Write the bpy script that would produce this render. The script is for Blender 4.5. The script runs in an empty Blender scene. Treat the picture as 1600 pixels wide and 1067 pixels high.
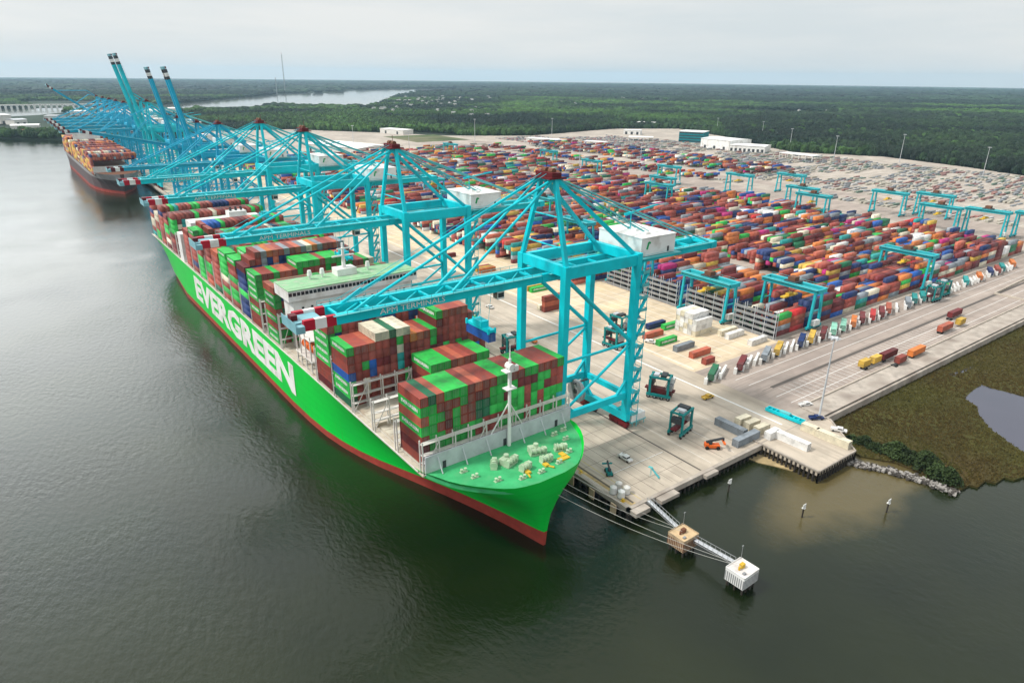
import bpy, bmesh, math, random
import numpy as np
from mathutils import Vector, Matrix, noise as mnoise
from mathutils.geometry import tessellate_polygon

SC = bpy.context.scene
COL = SC.collection
R = random.Random(7)
rad = math.radians

# ------------------------------------------------------------------ camera
# world axes: x = inland from the water, y = along the quay away from the viewer, z = up (water at 0, quay top at 4)
F_PX, CW, CH, H0 = 1050.0, 1600, 1067, 122.5
def _cam():
    c = np.array([CW/2, CH/2]); hx, hy, hs = 800, 120.0, 0.0106
    def v(px): return np.array([px-c[0], -(hy+hs*(px-hx)-c[1]), -F_PX])
    up = np.cross(v(1600.0), v(0.0)); up /= np.linalg.norm(up)
    if up[1] < 0: up = -up
    d = v(-26.0); d -= up*(d@up); d /= np.linalg.norm(d)
    side = np.cross(d, up)
    return np.array([side, d, up])
RM = _cam()
cam_d = bpy.data.cameras.new("camera"); cam = bpy.data.objects.new("camera", cam_d); COL.objects.link(cam)
M4 = Matrix.Identity(4)
for i in range(3):
    for j in range(3): M4[i][j] = float(RM[i, j])
M4.translation = (0, 0, H0)
cam.matrix_world = M4
cam_d.sensor_width = 36.0; cam_d.lens = F_PX/CW*36.0; cam_d.clip_start = 1.0; cam_d.clip_end = 60000.0
SC.camera = cam
def G(px, py, z=4.0):
    """point of the level ground (height z) seen in that direction of the survey photograph"""
    r = RM @ np.array([px-CW/2, -(py-CH/2), -F_PX]); t = -(H0-z)/r[2]
    return (float(r[0]*t), float(r[1]*t))
def PX(x, y, z):
    v = RM.T @ (np.array([x, y, z])-np.array([0, 0, H0]))
    if v[2] > -1: return (-9999, -9999)
    return (CW/2+F_PX*v[0]/-v[2], CH/2-F_PX*v[1]/-v[2])

# ------------------------------------------------------------------ sky, sun, exposure
SUN_EL, SUN_AZ = 52.0, -62.0      # azimuth from +y (along the quay) towards +x (inland)
w = bpy.data.worlds.new("World"); SC.world = w; w.use_nodes = True
nt = w.node_tree; nt.nodes.clear()
def N(t, **k):
    n = nt.nodes.new(t)
    for a, b in k.items(): setattr(n, a, b)
    return n
out = N("ShaderNodeOutputWorld"); mixs = N("ShaderNodeMixShader")
bg1 = N("ShaderNodeBackground"); bg2 = N("ShaderNodeBackground")
sky = N("ShaderNodeTexSky", sky_type='NISHITA', sun_disc=False)
sky.sun_elevation = rad(SUN_EL); sky.sun_rotation = rad(SUN_AZ); sky.dust_density = 3.0
tc = N("ShaderNodeTexCoord"); mp = N("ShaderNodeMapping"); mp.inputs['Scale'].default_value = (1.1, 1.1, 9.0)
ns = N("ShaderNodeTexNoise"); ns.inputs['Scale'].default_value = 1.6; ns.inputs['Detail'].default_value = 5; ns.inputs['Roughness'].default_value = 0.55
cr = N("ShaderNodeValToRGB")
cr.color_ramp.elements[0].position = 0.36; cr.color_ramp.elements[0].color = (0.62, 0.665, 0.68, 1)
cr.color_ramp.elements[1].position = 0.62; cr.color_ramp.elements[1].color = (0.745, 0.75, 0.735, 1)
L = nt.links.new
L(tc.outputs['Generated'], mp.inputs['Vector']); L(mp.outputs['Vector'], ns.inputs['Vector'])
L(ns.outputs['Fac'], cr.inputs['Fac']); L(cr.outputs['Color'], bg2.inputs['Color'])
# an overcast sky is brighter overhead than at the horizon, and a little brighter towards the veiled sun
def MM(op, a=None, b_=None):
    n_ = N("ShaderNodeMath", operation=op)
    for i_, q in enumerate((a, b_)):
        if q is None: continue
        if isinstance(q, (int, float)): n_.inputs[i_].default_value = q
        else: L(q, n_.inputs[i_])
    return n_.outputs[0]
sx = N("ShaderNodeSeparateXYZ"); L(tc.outputs['Generated'], sx.inputs[0])
dt = N("ShaderNodeVectorMath", operation='DOT_PRODUCT'); L(tc.outputs['Generated'], dt.inputs[0])
dt.inputs[1].default_value = (math.sin(rad(-48))*math.cos(rad(30)), math.cos(rad(-48))*math.cos(rad(30)), math.sin(rad(30)))
el_ = MM('MAXIMUM', sx.outputs['Z'], 0.0); gl_ = MM('POWER', MM('MAXIMUM', dt.outputs['Value'], 0.0), 4.0)
lo_ = MM('MINIMUM', MM('MULTIPLY', el_, 4.5), 1.0)
# added sky glow, out of frame to the upper left, to brighten the water
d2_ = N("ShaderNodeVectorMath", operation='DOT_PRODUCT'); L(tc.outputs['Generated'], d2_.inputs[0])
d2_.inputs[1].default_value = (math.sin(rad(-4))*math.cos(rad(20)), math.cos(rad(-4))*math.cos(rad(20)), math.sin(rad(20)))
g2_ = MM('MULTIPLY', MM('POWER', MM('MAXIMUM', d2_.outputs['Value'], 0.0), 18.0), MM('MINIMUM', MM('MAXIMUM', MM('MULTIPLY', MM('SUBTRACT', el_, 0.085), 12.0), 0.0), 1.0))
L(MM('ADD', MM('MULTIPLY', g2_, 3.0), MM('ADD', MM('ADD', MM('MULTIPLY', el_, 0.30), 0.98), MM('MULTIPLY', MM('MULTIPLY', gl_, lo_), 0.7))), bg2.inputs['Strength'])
L(sky.outputs['Color'], bg1.inputs['Color']); bg1.inputs['Strength'].default_value = 0.1
mixs.inputs[0].default_value = 0.93
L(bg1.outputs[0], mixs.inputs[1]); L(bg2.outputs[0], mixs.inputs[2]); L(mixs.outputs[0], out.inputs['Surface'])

sd = bpy.data.lights.new("sun", 'SUN'); sd.energy = 2.9; sd.angle = rad(7); sd.color = (1.0, 0.95, 0.88)
so = bpy.data.objects.new("sun", sd); COL.objects.link(so)
az = rad(SUN_AZ); el = rad(SUN_EL)
to_sun = Vector((math.sin(az)*math.cos(el), math.cos(az)*math.cos(el), math.sin(el)))
so.rotation_euler = to_sun.to_track_quat('Z', 'Y').to_euler(); so.location = (0, 0, 400)
SC.view_settings.view_transform = 'Standard'; SC.view_settings.look = 'None'
SC.view_settings.exposure = 0.24; SC.view_settings.gamma = 1.0; SC.view_settings.use_curve_mapping = False
SC.cycles.max_bounces = 6; SC.cycles.diffuse_bounces = 3; SC.cycles.glossy_bounces = 3; SC.cycles.transmission_bounces = 2
SC.cycles.volume_bounces = 2

# ------------------------------------------------------------------ materials
MATS = {}
def mat(name, col, rough=0.6, metal=0.0, var=0.12, vscale=0.25, bump=0.0, bscale=1.0, spec=0.22, dirt=None, dscale=0.05, rnd=0.0, stretch=(1, 1, 1), col2=None, streak=None):
    if name in MATS: return MATS[name]
    m = bpy.data.materials.new(name); m.use_nodes = True; t = m.node_tree; b = t.nodes['Principled BSDF']
    b.inputs['Roughness'].default_value = rough; b.inputs['Metallic'].default_value = metal
    b.inputs['Specular IOR Level'].default_value = spec
    tcn = t.nodes.new('ShaderNodeTexCoord'); geo = t.nodes.new('ShaderNodeNewGeometry')
    mpn = t.nodes.new('ShaderNodeMapping'); mpn.inputs['Scale'].default_value = stretch
    t.links.new(geo.outputs['Position'], mpn.inputs['Vector'])
    nz = t.nodes.new('ShaderNodeTexNoise'); nz.inputs['Scale'].default_value = vscale; nz.inputs['Detail'].default_value = 6; nz.inputs['Roughness'].default_value = 0.6
    t.links.new(mpn.outputs[0], nz.inputs['Vector'])
    rp = t.nodes.new('ShaderNodeValToRGB'); c1 = [max(0, c*(1-var*1.6)) for c in col]; c2 = [min(1, c*(1+var)) for c in col] if col2 is None else col2
    rp.color_ramp.elements[0].position = 0.3; rp.color_ramp.elements[0].color = (*c1, 1)
    rp.color_ramp.elements[1].position = 0.7; rp.color_ramp.elements[1].color = (*c2, 1)
    t.links.new(nz.outputs['Fac'], rp.inputs['Fac']); last = rp.outputs['Color']
    if dirt is not None:
        n2 = t.nodes.new('ShaderNodeTexNoise'); n2.inputs['Scale'].default_value = dscale; n2.inputs['Detail'].default_value = 8
        t.links.new(mpn.outputs[0], n2.inputs['Vector'])
        mr = t.nodes.new('ShaderNodeMapRange'); mr.inputs[1].default_value = 0.5; mr.inputs[2].default_value = 0.72; t.links.new(n2.outputs['Fac'], mr.inputs[0])
        mx = t.nodes.new('ShaderNodeMix'); mx.data_type = 'RGBA'; t.links.new(mr.outputs[0], mx.inputs[0]); t.links.new(last, mx.inputs[6]); mx.inputs[7].default_value = (*dirt, 1)
        last = mx.outputs[2]
    if streak is not None:   # tyre marks and long stains; direction given by the stretch, plus small oil spots
        for (st_, lo, hi, am) in ((streak, .52, .70, .55), ((.9, .9, 1), .66, .74, .6), ((.12, .12, 1), .5, .62, .3)):
            m5 = t.nodes.new('ShaderNodeMapping'); m5.inputs['Scale'].default_value = st_; t.links.new(geo.outputs['Position'], m5.inputs['Vector'])
            n5 = t.nodes.new('ShaderNodeTexNoise'); n5.inputs['Scale'].default_value = 1.0; n5.inputs['Detail'].default_value = 3; t.links.new(m5.outputs[0], n5.inputs['Vector'])
            r5 = t.nodes.new('ShaderNodeMapRange'); r5.inputs[1].default_value = lo; r5.inputs[2].default_value = hi; r5.inputs[4].default_value = am; t.links.new(n5.outputs['Fac'], r5.inputs[0])
            x5 = t.nodes.new('ShaderNodeMix'); x5.data_type = 'RGBA'; t.links.new(r5.outputs[0], x5.inputs[0]); t.links.new(last, x5.inputs[6]); x5.inputs[7].default_value = (*[c*.55 for c in col], 1); last = x5.outputs[2]
    if rnd:
        oi = t.nodes.new('ShaderNodeObjectInfo'); mr2 = t.nodes.new('ShaderNodeMapRange'); t.links.new(oi.outputs['Random'], mr2.inputs[0])
        mr2.inputs[3].default_value = 1-rnd; mr2.inputs[4].default_value = 1+rnd
        hv = t.nodes.new('ShaderNodeHueSaturation'); t.links.new(mr2.outputs[0], hv.inputs['Value']); t.links.new(last, hv.inputs['Color']); last = hv.outputs['Color']
    t.links.new(last, b.inputs['Base Color'])
    if bump:
        n3 = t.nodes.new('ShaderNodeTexNoise'); n3.inputs['Scale'].default_value = bscale; n3.inputs['Detail'].default_value = 5
        t.links.new(geo.outputs['Position'], n3.inputs['Vector'])
        bp = t.nodes.new('ShaderNodeBump'); bp.inputs['Strength'].default_value = bump; bp.inputs['Distance'].default_value = 1.0/bscale*0.3
        t.links.new(n3.outputs['Fac'], bp.inputs['Height']); t.links.new(bp.outputs[0], b.inputs['Normal'])
    MATS[name] = m; return m

CC = {  # container paint
 'green': (0.030, 0.43, 0.070), 'dark green': (0.02, 0.15, 0.07), 'brown red': (0.29, 0.062, 0.045), 'rust red': (0.43, 0.11, 0.065),
 'maroon': (0.15, 0.024, 0.026), 'orange': (0.56, 0.17, 0.04), 'navy blue': (0.015, 0.035, 0.13), 'blue': (0.02, 0.10, 0.38), 'cream': (0.66, 0.60, 0.46),
 'grey': (0.23, 0.26, 0.29), 'yellow': (0.56, 0.36, 0.06), 'magenta': (0.40, 0.02, 0.15), 'teal': (0.02, 0.28, 0.27), 'white': (0.72, 0.71, 0.69), 'red': (0.48, 0.03, 0.03), 'mint': (0.25, 0.55, 0.42)}
for k, c in CC.items(): mat('paint '+k, c, 0.55, var=0.10, vscale=0.5, dirt=tuple(x*0.48+0.035 for x in c), dscale=0.35, rnd=0.16)
m_rod = mat('container fittings', (0.35, 0.35, 0.34), 0.5, 0.3)
m_white = mat('white paint', (0.78, 0.78, 0.76), 0.5, var=0.05, dirt=(0.55, 0.52, 0.48), dscale=0.2)
m_white_soft = mat('warm white steel', (0.66, 0.64, 0.60), 0.55, var=0.08)
m_teal = mat('crane teal', (0.0, 0.58, 0.67), 0.45, var=0.07, vscale=0.15, dirt=(0.01, 0.37, 0.44), dscale=0.12)
m_tealb = mat('crane blue', (0.005, 0.39, 0.60), 0.45, var=0.07)
m_tealp = mat('pale teal steel', (0.10, 0.45, 0.47), 0.5, var=0.1)
m_dkred = mat('dark red bogie paint', (0.12, 0.010, 0.014), 0.5)
m_red = mat('stripe red', (0.45, 0.01, 0.03), 0.5)
m_black = mat('rubber black', (0.02, 0.02, 0.02), 0.8)
m_dark = mat('dark steel', (0.05, 0.055, 0.06), 0.6)
m_glass = mat('dark window glass', (0.02, 0.03, 0.035), 0.12, spec=0.8)
m_grey = mat('grey steel', (0.30, 0.31, 0.32), 0.5, 0.2)
m_ltgrey = mat('light grey steel', (0.52, 0.54, 0.57), 0.55)
m_deck = mat('ship deck green', (0.05, 0.40, 0.15), 0.6, var=0.15, vscale=0.3, dirt=(0.10, 0.30, 0.14), dscale=0.15)
m_hull = mat('hull green', (0.0, 0.56, 0.05), 0.45, var=0.04, vscale=0.05, dirt=(0.005, 0.50, 0.06), dscale=0.04, spec=0.15)
_t = m_hull.node_tree; _b = _t.nodes['Principled BSDF']; _l = _b.inputs['Base Color'].links[0].from_socket
_g = _t.nodes.new('ShaderNodeNewGeometry'); _s = _t.nodes.new('ShaderNodeSeparateXYZ'); _t.links.new(_g.outputs['Position'], _s.inputs[0]); _c = _t.nodes.new('ShaderNodeCombineXYZ'); _t.links.new(_s.outputs['Y'], _c.inputs['X']); _t.links.new(_s.outputs['Z'], _c.inputs['Y'])
_k = _t.nodes.new('ShaderNodeTexBrick'); _k.inputs['Scale'].default_value = 1.0; _k.inputs['Brick Width'].default_value = 11.5; _k.inputs['Row Height'].default_value = 2.9; _k.inputs['Mortar Size'].default_value = 0.09; _k.inputs['Mortar Smooth'].default_value = .4
_k.inputs['Color1'].default_value = (1, 1, 1, 1); _k.inputs['Color2'].default_value = (.93, .95, .93, 1); _k.inputs['Mortar'].default_value = (.72, .78, .72, 1); _t.links.new(_c.outputs[0], _k.inputs['Vector'])
_m = _t.nodes.new('ShaderNodeMix'); _m.data_type = 'RGBA'; _m.blend_type = 'MULTIPLY'; _m.inputs[0].default_value = .8; _t.links.new(_l, _m.inputs[6]); _t.links.new(_k.outputs['Color'], _m.inputs[7])
_mp = _t.nodes.new('ShaderNodeMapping'); _mp.inputs['Scale'].default_value = (.9, .06, 1); _t.links.new(_c.outputs[0], _mp.inputs['Vector']); _n = _t.nodes.new('ShaderNodeTexNoise'); _n.inputs['Scale'].default_value = 1.0; _n.inputs['Detail'].default_value = 4; _t.links.new(_mp.outputs[0], _n.inputs['Vector'])
_r = _t.nodes.new('ShaderNodeMapRange'); _r.inputs[1].default_value = .60; _r.inputs[2].default_value = .78; _r.inputs[4].default_value = .45; _t.links.new(_n.outputs['Fac'], _r.inputs[0])
_x = _t.nodes.new('ShaderNodeMix'); _x.data_type = 'RGBA'; _t.links.new(_r.outputs[0], _x.inputs[0]); _t.links.new(_m.outputs[2], _x.inputs[6]); _x.inputs[7].default_value = (.10, .30, .07, 1); _t.links.new(_x.outputs[2], _b.inputs['Base Color'])
m_boot = mat('antifouling red', (0.34, 0.05, 0.035), 0.6, var=0.15, vscale=0.3)
m_hatch = mat('hatch cream', (0.55, 0.50, 0.41), 0.65, var=0.12, dirt=(0.38, 0.30, 0.22), dscale=0.3)
m_orange = mat('safety orange', (0.70, 0.13, 0.02), 0.5)
m_yellow = mat('safety yellow', (0.65, 0.42, 0.04), 0.55)
m_rust = mat('rusty brown', (0.16, 0.07, 0.04), 0.8)
m_winch = mat('winch pale green', (0.42, 0.55, 0.38), 0.55)
m_carbluegreen = mat('carrier teal', (0.01, 0.22, 0.22), 0.5)
m_roofw = mat('white roof sheet', (0.80, 0.79, 0.77), 0.5, var=0.04)
m_tealglass = mat('teal facade', (0.0, 0.20, 0.24), 0.25)

# ------------------------------------------------------------------ mesh builder
BOXF = [(0, 3, 2, 1), (4, 5, 6, 7), (0, 1, 5, 4), (1, 2, 6, 5), (2, 3, 7, 6), (3, 0, 4, 7)]
class MB:
    def __init__(s): s.v = []; s.f = []; s.m = []
    def add(s, vs, fs, mi=0):
        o = len(s.v); s.v.extend(vs)
        for f in fs: s.f.append(tuple(o+i for i in f)); s.m.append(mi)
        return s
    def box(s, x0, x1, y0, y1, z0, z1, mi=0):
        return s.add([(x0, y0, z0), (x1, y0, z0), (x1, y1, z0), (x0, y1, z0), (x0, y0, z1), (x1, y0, z1), (x1, y1, z1), (x0, y1, z1)], BOXF, mi)
    def cbox(s, c, d, rz=0, mi=0):
        ca, sa = math.cos(rz), math.sin(rz); vs = []
        for z in (-.5, .5):
            for (a, b) in ((-.5, -.5), (.5, -.5), (.5, .5), (-.5, .5)):
                X, Y = a*d[0], b*d[1]; vs.append((c[0]+X*ca-Y*sa, c[1]+X*sa+Y*ca, c[2]+z*d[2]))
        return s.add(vs, BOXF, mi)
    def bar(s, p, q, w_, h_, mi=0):
        p = Vector(p); q = Vector(q); d = q-p
        if d.length < 1e-6: return s
        d.normalize(); u = Vector((0, 0, 1)) if abs(d.z) < 0.95 else Vector((1, 0, 0))
        a = d.cross(u).normalized()*w_*0.5; b = a.cross(d).normalized()*h_*0.5
        vs = [tuple(p-a-b), tuple(p+a-b), tuple(p+a+b), tuple(p-a+b), tuple(q-a-b), tuple(q+a-b), tuple(q+a+b), tuple(q-a+b)]
        return s.add(vs, [(0, 1, 2, 3), (7, 6, 5, 4), (0, 4, 5, 1), (1, 5, 6, 2), (2, 6, 7, 3), (3, 7, 4, 0)], mi)
    def tube(s, p, q, r, r2=None, n=8, mi=0):
        r2 = r if r2 is None else r2
        p = Vector(p); q = Vector(q); d = (q-p).normalized(); u = Vector((0, 0, 1)) if abs(d.z) < 0.95 else Vector((1, 0, 0))
        a = d.cross(u).normalized(); b = a.cross(d).normalized(); vs = []
        for (c, rr) in ((p, r), (q, r2)):
            for i in range(n):
                t = 2*math.pi*i/n; vs.append(tuple(c+(a*math.cos(t)+b*math.sin(t))*rr))
        fs = [(i, (i+1) % n, n+(i+1) % n, n+i) for i in range(n)]+[tuple(range(n-1, -1, -1)), tuple(range(n, 2*n))]
        return s.add(vs, fs, mi)
    def prism(s, pts, z0, z1, mi=0, mtop=None):
        n = len(pts); area = sum(pts[i][0]*pts[(i+1) % n][1]-pts[(i+1) % n][0]*pts[i][1] for i in range(n))
        if area < 0: pts = list(reversed(pts))
        o = len(s.v); s.v.extend([(a, b, z0) for a, b in pts]+[(a, b, z1) for a, b in pts])
        tris = tessellate_polygon([[Vector((a, b, 0)) for a, b in pts]])
        for t in tris:
            a, b, c = (Vector((*pts[i], 0)) for i in t); up = (b-a).cross(c-a).z > 0
            t = t if up else tuple(reversed(t))
            s.f.append(tuple(o+n+i for i in t)); s.m.append(mi if mtop is None else mtop)
        for i in range(n):
            j = (i+1) % n; s.f.append((o+i, o+j, o+n+j, o+n+i)); s.m.append(mi)
        return s
    def build(s, name, mats, parent=None, smooth=False):
        me = bpy.data.meshes.new(name); me.from_pydata([tuple(map(float, v)) for v in s.v], [], s.f)
        if not isinstance(mats, (list, tuple)): mats = [mats]
        for m in mats: me.materials.append(m)
        if len(mats) > 1: me.polygons.foreach_set('material_index', s.m)
        if smooth: me.polygons.foreach_set('use_smooth', [True]*len(me.polygons))
        me.update()
        o = bpy.data.objects.new(name, me); COL.objects.link(o)
        if parent: o.parent = parent
        return o
def tag(o, label=None, cat=None, group=None, kind=None):
    if label: o['label'] = label
    if cat: o['category'] = cat
    if group: o['group'] = group
    if kind: o['kind'] = kind
    return o
def thing(name, loc, rz, label, cat, group=None):
    o = bpy.data.objects.new(name, None); COL.objects.link(o); o.location = loc; o.rotation_euler = (0, 0, rz); o.empty_display_size = 1
    return tag(o, label, cat, group)
def dup(root, loc, rz, label, group=None):
    r = root.copy(); COL.objects.link(r); r.location = loc; r.rotation_euler = (0, 0, rz); r['label'] = label
    if group: r['group'] = group
    for ch in list(root.children):
        c = ch.copy(); COL.objects.link(c); c.parent = r
        for g in ch.children:
            d = g.copy(); COL.objects.link(d); d.parent = c
    return r
_tc = {}
def text_mesh(txt, size, ext=0.02, bold=0.0):
    key = (txt, size, ext, bold)
    if key in _tc: return _tc[key]
    cu = bpy.data.curves.new('lettering', 'FONT'); cu.body = txt; cu.size = size; cu.extrude = ext; cu.offset = bold; cu.resolution_u = 2
    cu.align_x = 'LEFT'
    o = bpy.data.objects.new('lettering', cu); COL.objects.link(o)
    dg = bpy.context.evaluated_depsgraph_get(); me = bpy.data.meshes.new_from_object(o.evaluated_get(dg))
    bpy.data.objects.remove(o); me.name = 'lettering'
    _tc[key] = me; return me
def put_text(name, txt, size, origin, xdir, zdir, width, height, m, parent, ext=0.03, bold=0.0):
    me = text_mesh(txt, size, ext, bold).copy(); n = len(me.vertices); co = np.empty(n*3); me.vertices.foreach_get('co', co); co = co.reshape(-1, 3)
    mn = co.min(0); mx = co.max(0)
    u = (co[:, 0]-mn[0])/(mx[0]-mn[0])*width; v = (co[:, 1]-mn[1])/(mx[1]-mn[1])*height; d = co[:, 2]
    xd = np.array(xdir, float); zd = np.array(zdir, float); nd = np.cross(xd, zd)
    p = np.array(origin)+u[:, None]*xd+v[:, None]*zd+d[:, None]*nd
    me.vertices.foreach_set('co', p.ravel()); me.materials.clear(); me.materials.append(m); me.update()
    o = bpy.data.objects.new(name, me); COL.objects.link(o); o.parent = parent
    return o
ORD = ['first', 'second', 'third', 'fourth', 'fifth', 'sixth', 'seventh', 'eighth', 'ninth', 'tenth', 'eleventh', 'twelfth', 'thirteenth', 'fourteenth', 'fifteenth', 'sixteenth', 'seventeenth', 'eighteenth', 'nineteenth', 'twentieth', 'twenty-first', 'twenty-second', 'twenty-third', 'twenty-fourth', 'twenty-fifth', 'twenty-sixth', 'twenty-seventh', 'twenty-eighth', 'twenty-ninth', 'thirtieth', 'thirty-first', 'thirty-second', 'thirty-third', 'thirty-fourth', 'thirty-fifth', 'thirty-sixth']

# ------------------------------------------------------------------ the setting: water and land
def flat(name, pts, z, m, thick=0.0):
    b = MB()
    if thick: b.prism(pts, z-thick, z)
    else:
        tris = tessellate_polygon([[Vector((a, c, 0)) for a, c in pts]]); b.v = [(a, c, z) for a, c in pts]
        for t in tris:
            p = [Vector((*pts[i], 0)) for i in t]
            b.f.append(t if (p[1]-p[0]).cross(p[2]-p[0]).z > 0 else tuple(reversed(t))); b.m.append(0)
    return tag(b.build(name, m), kind='structure')

def water_mat(name, shallow=True):
    m = bpy.data.materials.new(name); m.use_nodes = True; t = m.node_tree; b = t.nodes['Principled BSDF']; Lk = t.links.new
    geo = t.nodes.new('ShaderNodeNewGeometry')
    b.inputs['Roughness'].default_value = 0.08; b.inputs['IOR'].default_value = 1.42; b.inputs['Specular IOR Level'].default_value = 0.5
    n1 = t.nodes.new('ShaderNodeTexNoise'); n1.inputs['Scale'].default_value = 0.012; n1.inputs['Detail'].default_value = 4; Lk(geo.outputs['Position'], n1.inputs['Vector'])
    rp = t.nodes.new('ShaderNodeValToRGB'); rp.color_ramp.elements[0].position = 0.35; rp.color_ramp.elements[0].color = (0.004, 0.009, 0.002, 1)
    rp.color_ramp.elements[1].position = 0.65; rp.color_ramp.elements[1].color = (0.015, 0.021, 0.006, 1); Lk(n1.outputs['Fac'], rp.inputs['Fac'])
    last = rp.outputs['Color']
    if shallow:  # silt stirred over the shallows in the corner behind the small pier
        sx, sy = G(1330, 752, 0)
        vm = t.nodes.new('ShaderNodeVectorMath'); vm.operation = 'SUBTRACT'; Lk(geo.outputs['Position'], vm.inputs[0]); vm.inputs[1].default_value = (sx, sy, 0)
        n2 = t.nodes.new('ShaderNodeTexNoise'); n2.inputs['Scale'].default_value = 0.05; n2.inputs['Detail'].default_value = 5; Lk(geo.outputs['Position'], n2.inputs['Vector'])
        v2 = t.nodes.new('ShaderNodeVectorMath'); v2.operation = 'SCALE'; v2.inputs['Scale'].default_value = 22.0; Lk(n2.outputs['Color'], v2.inputs[0])
        v3 = t.nodes.new('ShaderNodeVectorMath'); v3.operation = 'ADD'; Lk(vm.outputs[0], v3.inputs[0]); Lk(v2.outputs[0], v3.inputs[1])
        v5 = t.nodes.new('ShaderNodeVectorMath'); v5.operation = 'SUBTRACT'; Lk(v3.outputs[0], v5.inputs[0]); v5.inputs[1].default_value = (11, 11, 11)
        mpp = t.nodes.new('ShaderNodeMapping'); mpp.inputs['Scale'].default_value = (1/50.0, 1/19.0, 0.0); Lk(v5.outputs[0], mpp.inputs['Vector'])
        ln = t.nodes.new('ShaderNodeVectorMath'); ln.operation = 'LENGTH'; Lk(mpp.outputs[0], ln.inputs[0])
        mr = t.nodes.new('ShaderNodeMapRange'); mr.inputs[1].default_value = 1.08; mr.inputs[2].default_value = 0.6; Lk(ln.outputs['Value'], mr.inputs[0])
        mx = t.nodes.new('ShaderNodeMix'); mx.data_type = 'RGBA'; Lk(mr.outputs[0], mx.inputs[0]); Lk(last, mx.inputs[6]); mx.inputs[7].default_value = (0.098, 0.078, 0.032, 1)
        last = mx.outputs[2]
    Lk(last, b.inputs['Base Color'])
    ms = t.nodes.new('ShaderNodeMapping'); ms.inputs['Scale'].default_value = (1.0, 0.55, 1); ms.inputs['Rotation'].default_value = (0, 0, 0.5); Lk(geo.outputs['Position'], ms.inputs['Vector'])
    na = t.nodes.new('ShaderNodeTexNoise'); na.inputs['Scale'].default_value = 0.55; na.inputs['Detail'].default_value = 6; na.inputs['Roughness'].default_value = 0.6; Lk(ms.outputs[0], na.inputs['Vector'])
    nb = t.nodes.new('ShaderNodeTexNoise'); nb.inputs['Scale'].default_value = 0.02; nb.inputs['Detail'].default_value = 3; Lk(geo.outputs['Position'], nb.inputs['Vector'])
    mr3 = t.nodes.new('ShaderNodeMapRange'); mr3.inputs[1].default_value = 0.35; mr3.inputs[2].default_value = 0.65; mr3.inputs[3].default_value = 0.25; mr3.inputs[4].default_value = 0.75; Lk(nb.outputs['Fac'], mr3.inputs[0])
    bp = t.nodes.new('ShaderNodeBump'); bp.inputs['Distance'].default_value = 0.34; Lk(mr3.outputs[0], bp.inputs['Strength']); Lk(na.outputs['Fac'], bp.inputs['Height']); Lk(bp.outputs[0], b.inputs['Normal'])
    return m
m_water = water_mat('harbour water')
RAD = 18500
b = MB(); n = 128
b.v = [(0, 0, 0)]+[(RAD*math.cos(2*math.pi*i/n), RAD*math.sin(2*math.pi*i/n), 0) for i in range(n)]
b.f = [(0, 1+i, 1+(i+1) % n) for i in range(n)]; b.m = [0]*n
tag(b.build('water', m_water), kind='structure')

m_land = mat('far woodland floor', (0.018, 0.036, 0.018), 0.9, var=0.5, vscale=0.004, dirt=(0.035, 0.06, 0.025), dscale=0.0012)
m_grass = mat('rough grass', (0.075, 0.105, 0.035), 0.9, var=0.35, vscale=0.02, dirt=(0.16, 0.14, 0.08), dscale=0.01)
m_conc = mat('terminal concrete', (0.43, 0.375, 0.32), 0.85, var=0.18, vscale=0.03, dirt=(0.33, 0.285, 0.245), dscale=0.012, streak=(.02, .35, 1))
m_apron = mat('quay concrete', (0.50, 0.43, 0.35), 0.85, var=0.14, vscale=0.15, dirt=(0.38, 0.32, 0.25), dscale=0.04, stretch=(1, 0.25, 1), streak=(.55, .025, 1))
m_asph = mat('worn asphalt', (0.37, 0.31, 0.27), 0.9, var=0.15, vscale=0.12, dirt=(0.26, 0.215, 0.19), dscale=0.05, stretch=(0.2, 1, 1), streak=(.02, .6, 1))
m_beige = mat('pale yard paving', (0.63, 0.51, 0.36), 0.88, var=0.10, vscale=0.10, dirt=(0.66, 0.53, 0.33), dscale=0.05, stretch=(0.4, 1, 1), streak=(.03, .5, 1))
m_line = mat('line paint', (0.74, 0.73, 0.70), 0.7, var=0.08, vscale=0.5)
m_liney = mat('yellow line paint', (0.55, 0.42, 0.10), 0.7)
m_rail = mat('rail groove', (0.10, 0.085, 0.075), 0.6)
m_stone = mat('seawall concrete', (0.42, 0.37, 0.32), 0.9, var=0.2, vscale=0.3, dirt=(0.24, 0.20, 0.17), dscale=0.15)
m_pile = mat('wet piles', (0.05, 0.042, 0.036), 0.8, var=0.4, vscale=0.6)

# northern river: shore points from the survey photograph
near_bank = [G(p, q+(6 if p > 150 and p < 600 else 2), 2) for p, q in ((0, 181), (60, 178), (100, 174), (200, 171), (250, 170), (300, 168), (395, 167), (420, 161), (475, 162), (532, 164), (570, 162), (592, 155), (625, 146), (700, 141.5), (712, 140.2))]
far_bank = [G(p, q, 2) for p, q in ((716, 139.2), (700, 138.6), (625, 139), (540, 141), (525, 145), (450, 146), (400, 151), (345, 155), (300, 160), (250, 163.5), (150, 166.5), (60, 168), (0, 170))]
Q = 18400
near_land = [(127.5, 114), (127.5, 1335), (128, 1520), (95, 1600), (30, 1660), (-60, 1700), (-500, 1740), (-1600, 1900), (-1600, 2700)]+near_bank
land = near_land+[(near_bank[-1][0]+30, near_bank[-1][1]+60)]+far_bank+[(-1600, far_bank[-1][1]+200), (-5200, 4600), (-5200, 8000)]
a0, a1 = math.atan2(8000, -5200), math.atan2(-1500, Q)
for i in range(41):
    a = a0+(a1-a0)*i/40; land.append((Q*math.cos(a), Q*math.sin(a)))
land += [(1500, -400), (1150, 114)]
flat('terrain', land, 2.0, m_land, 3.0)
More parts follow.
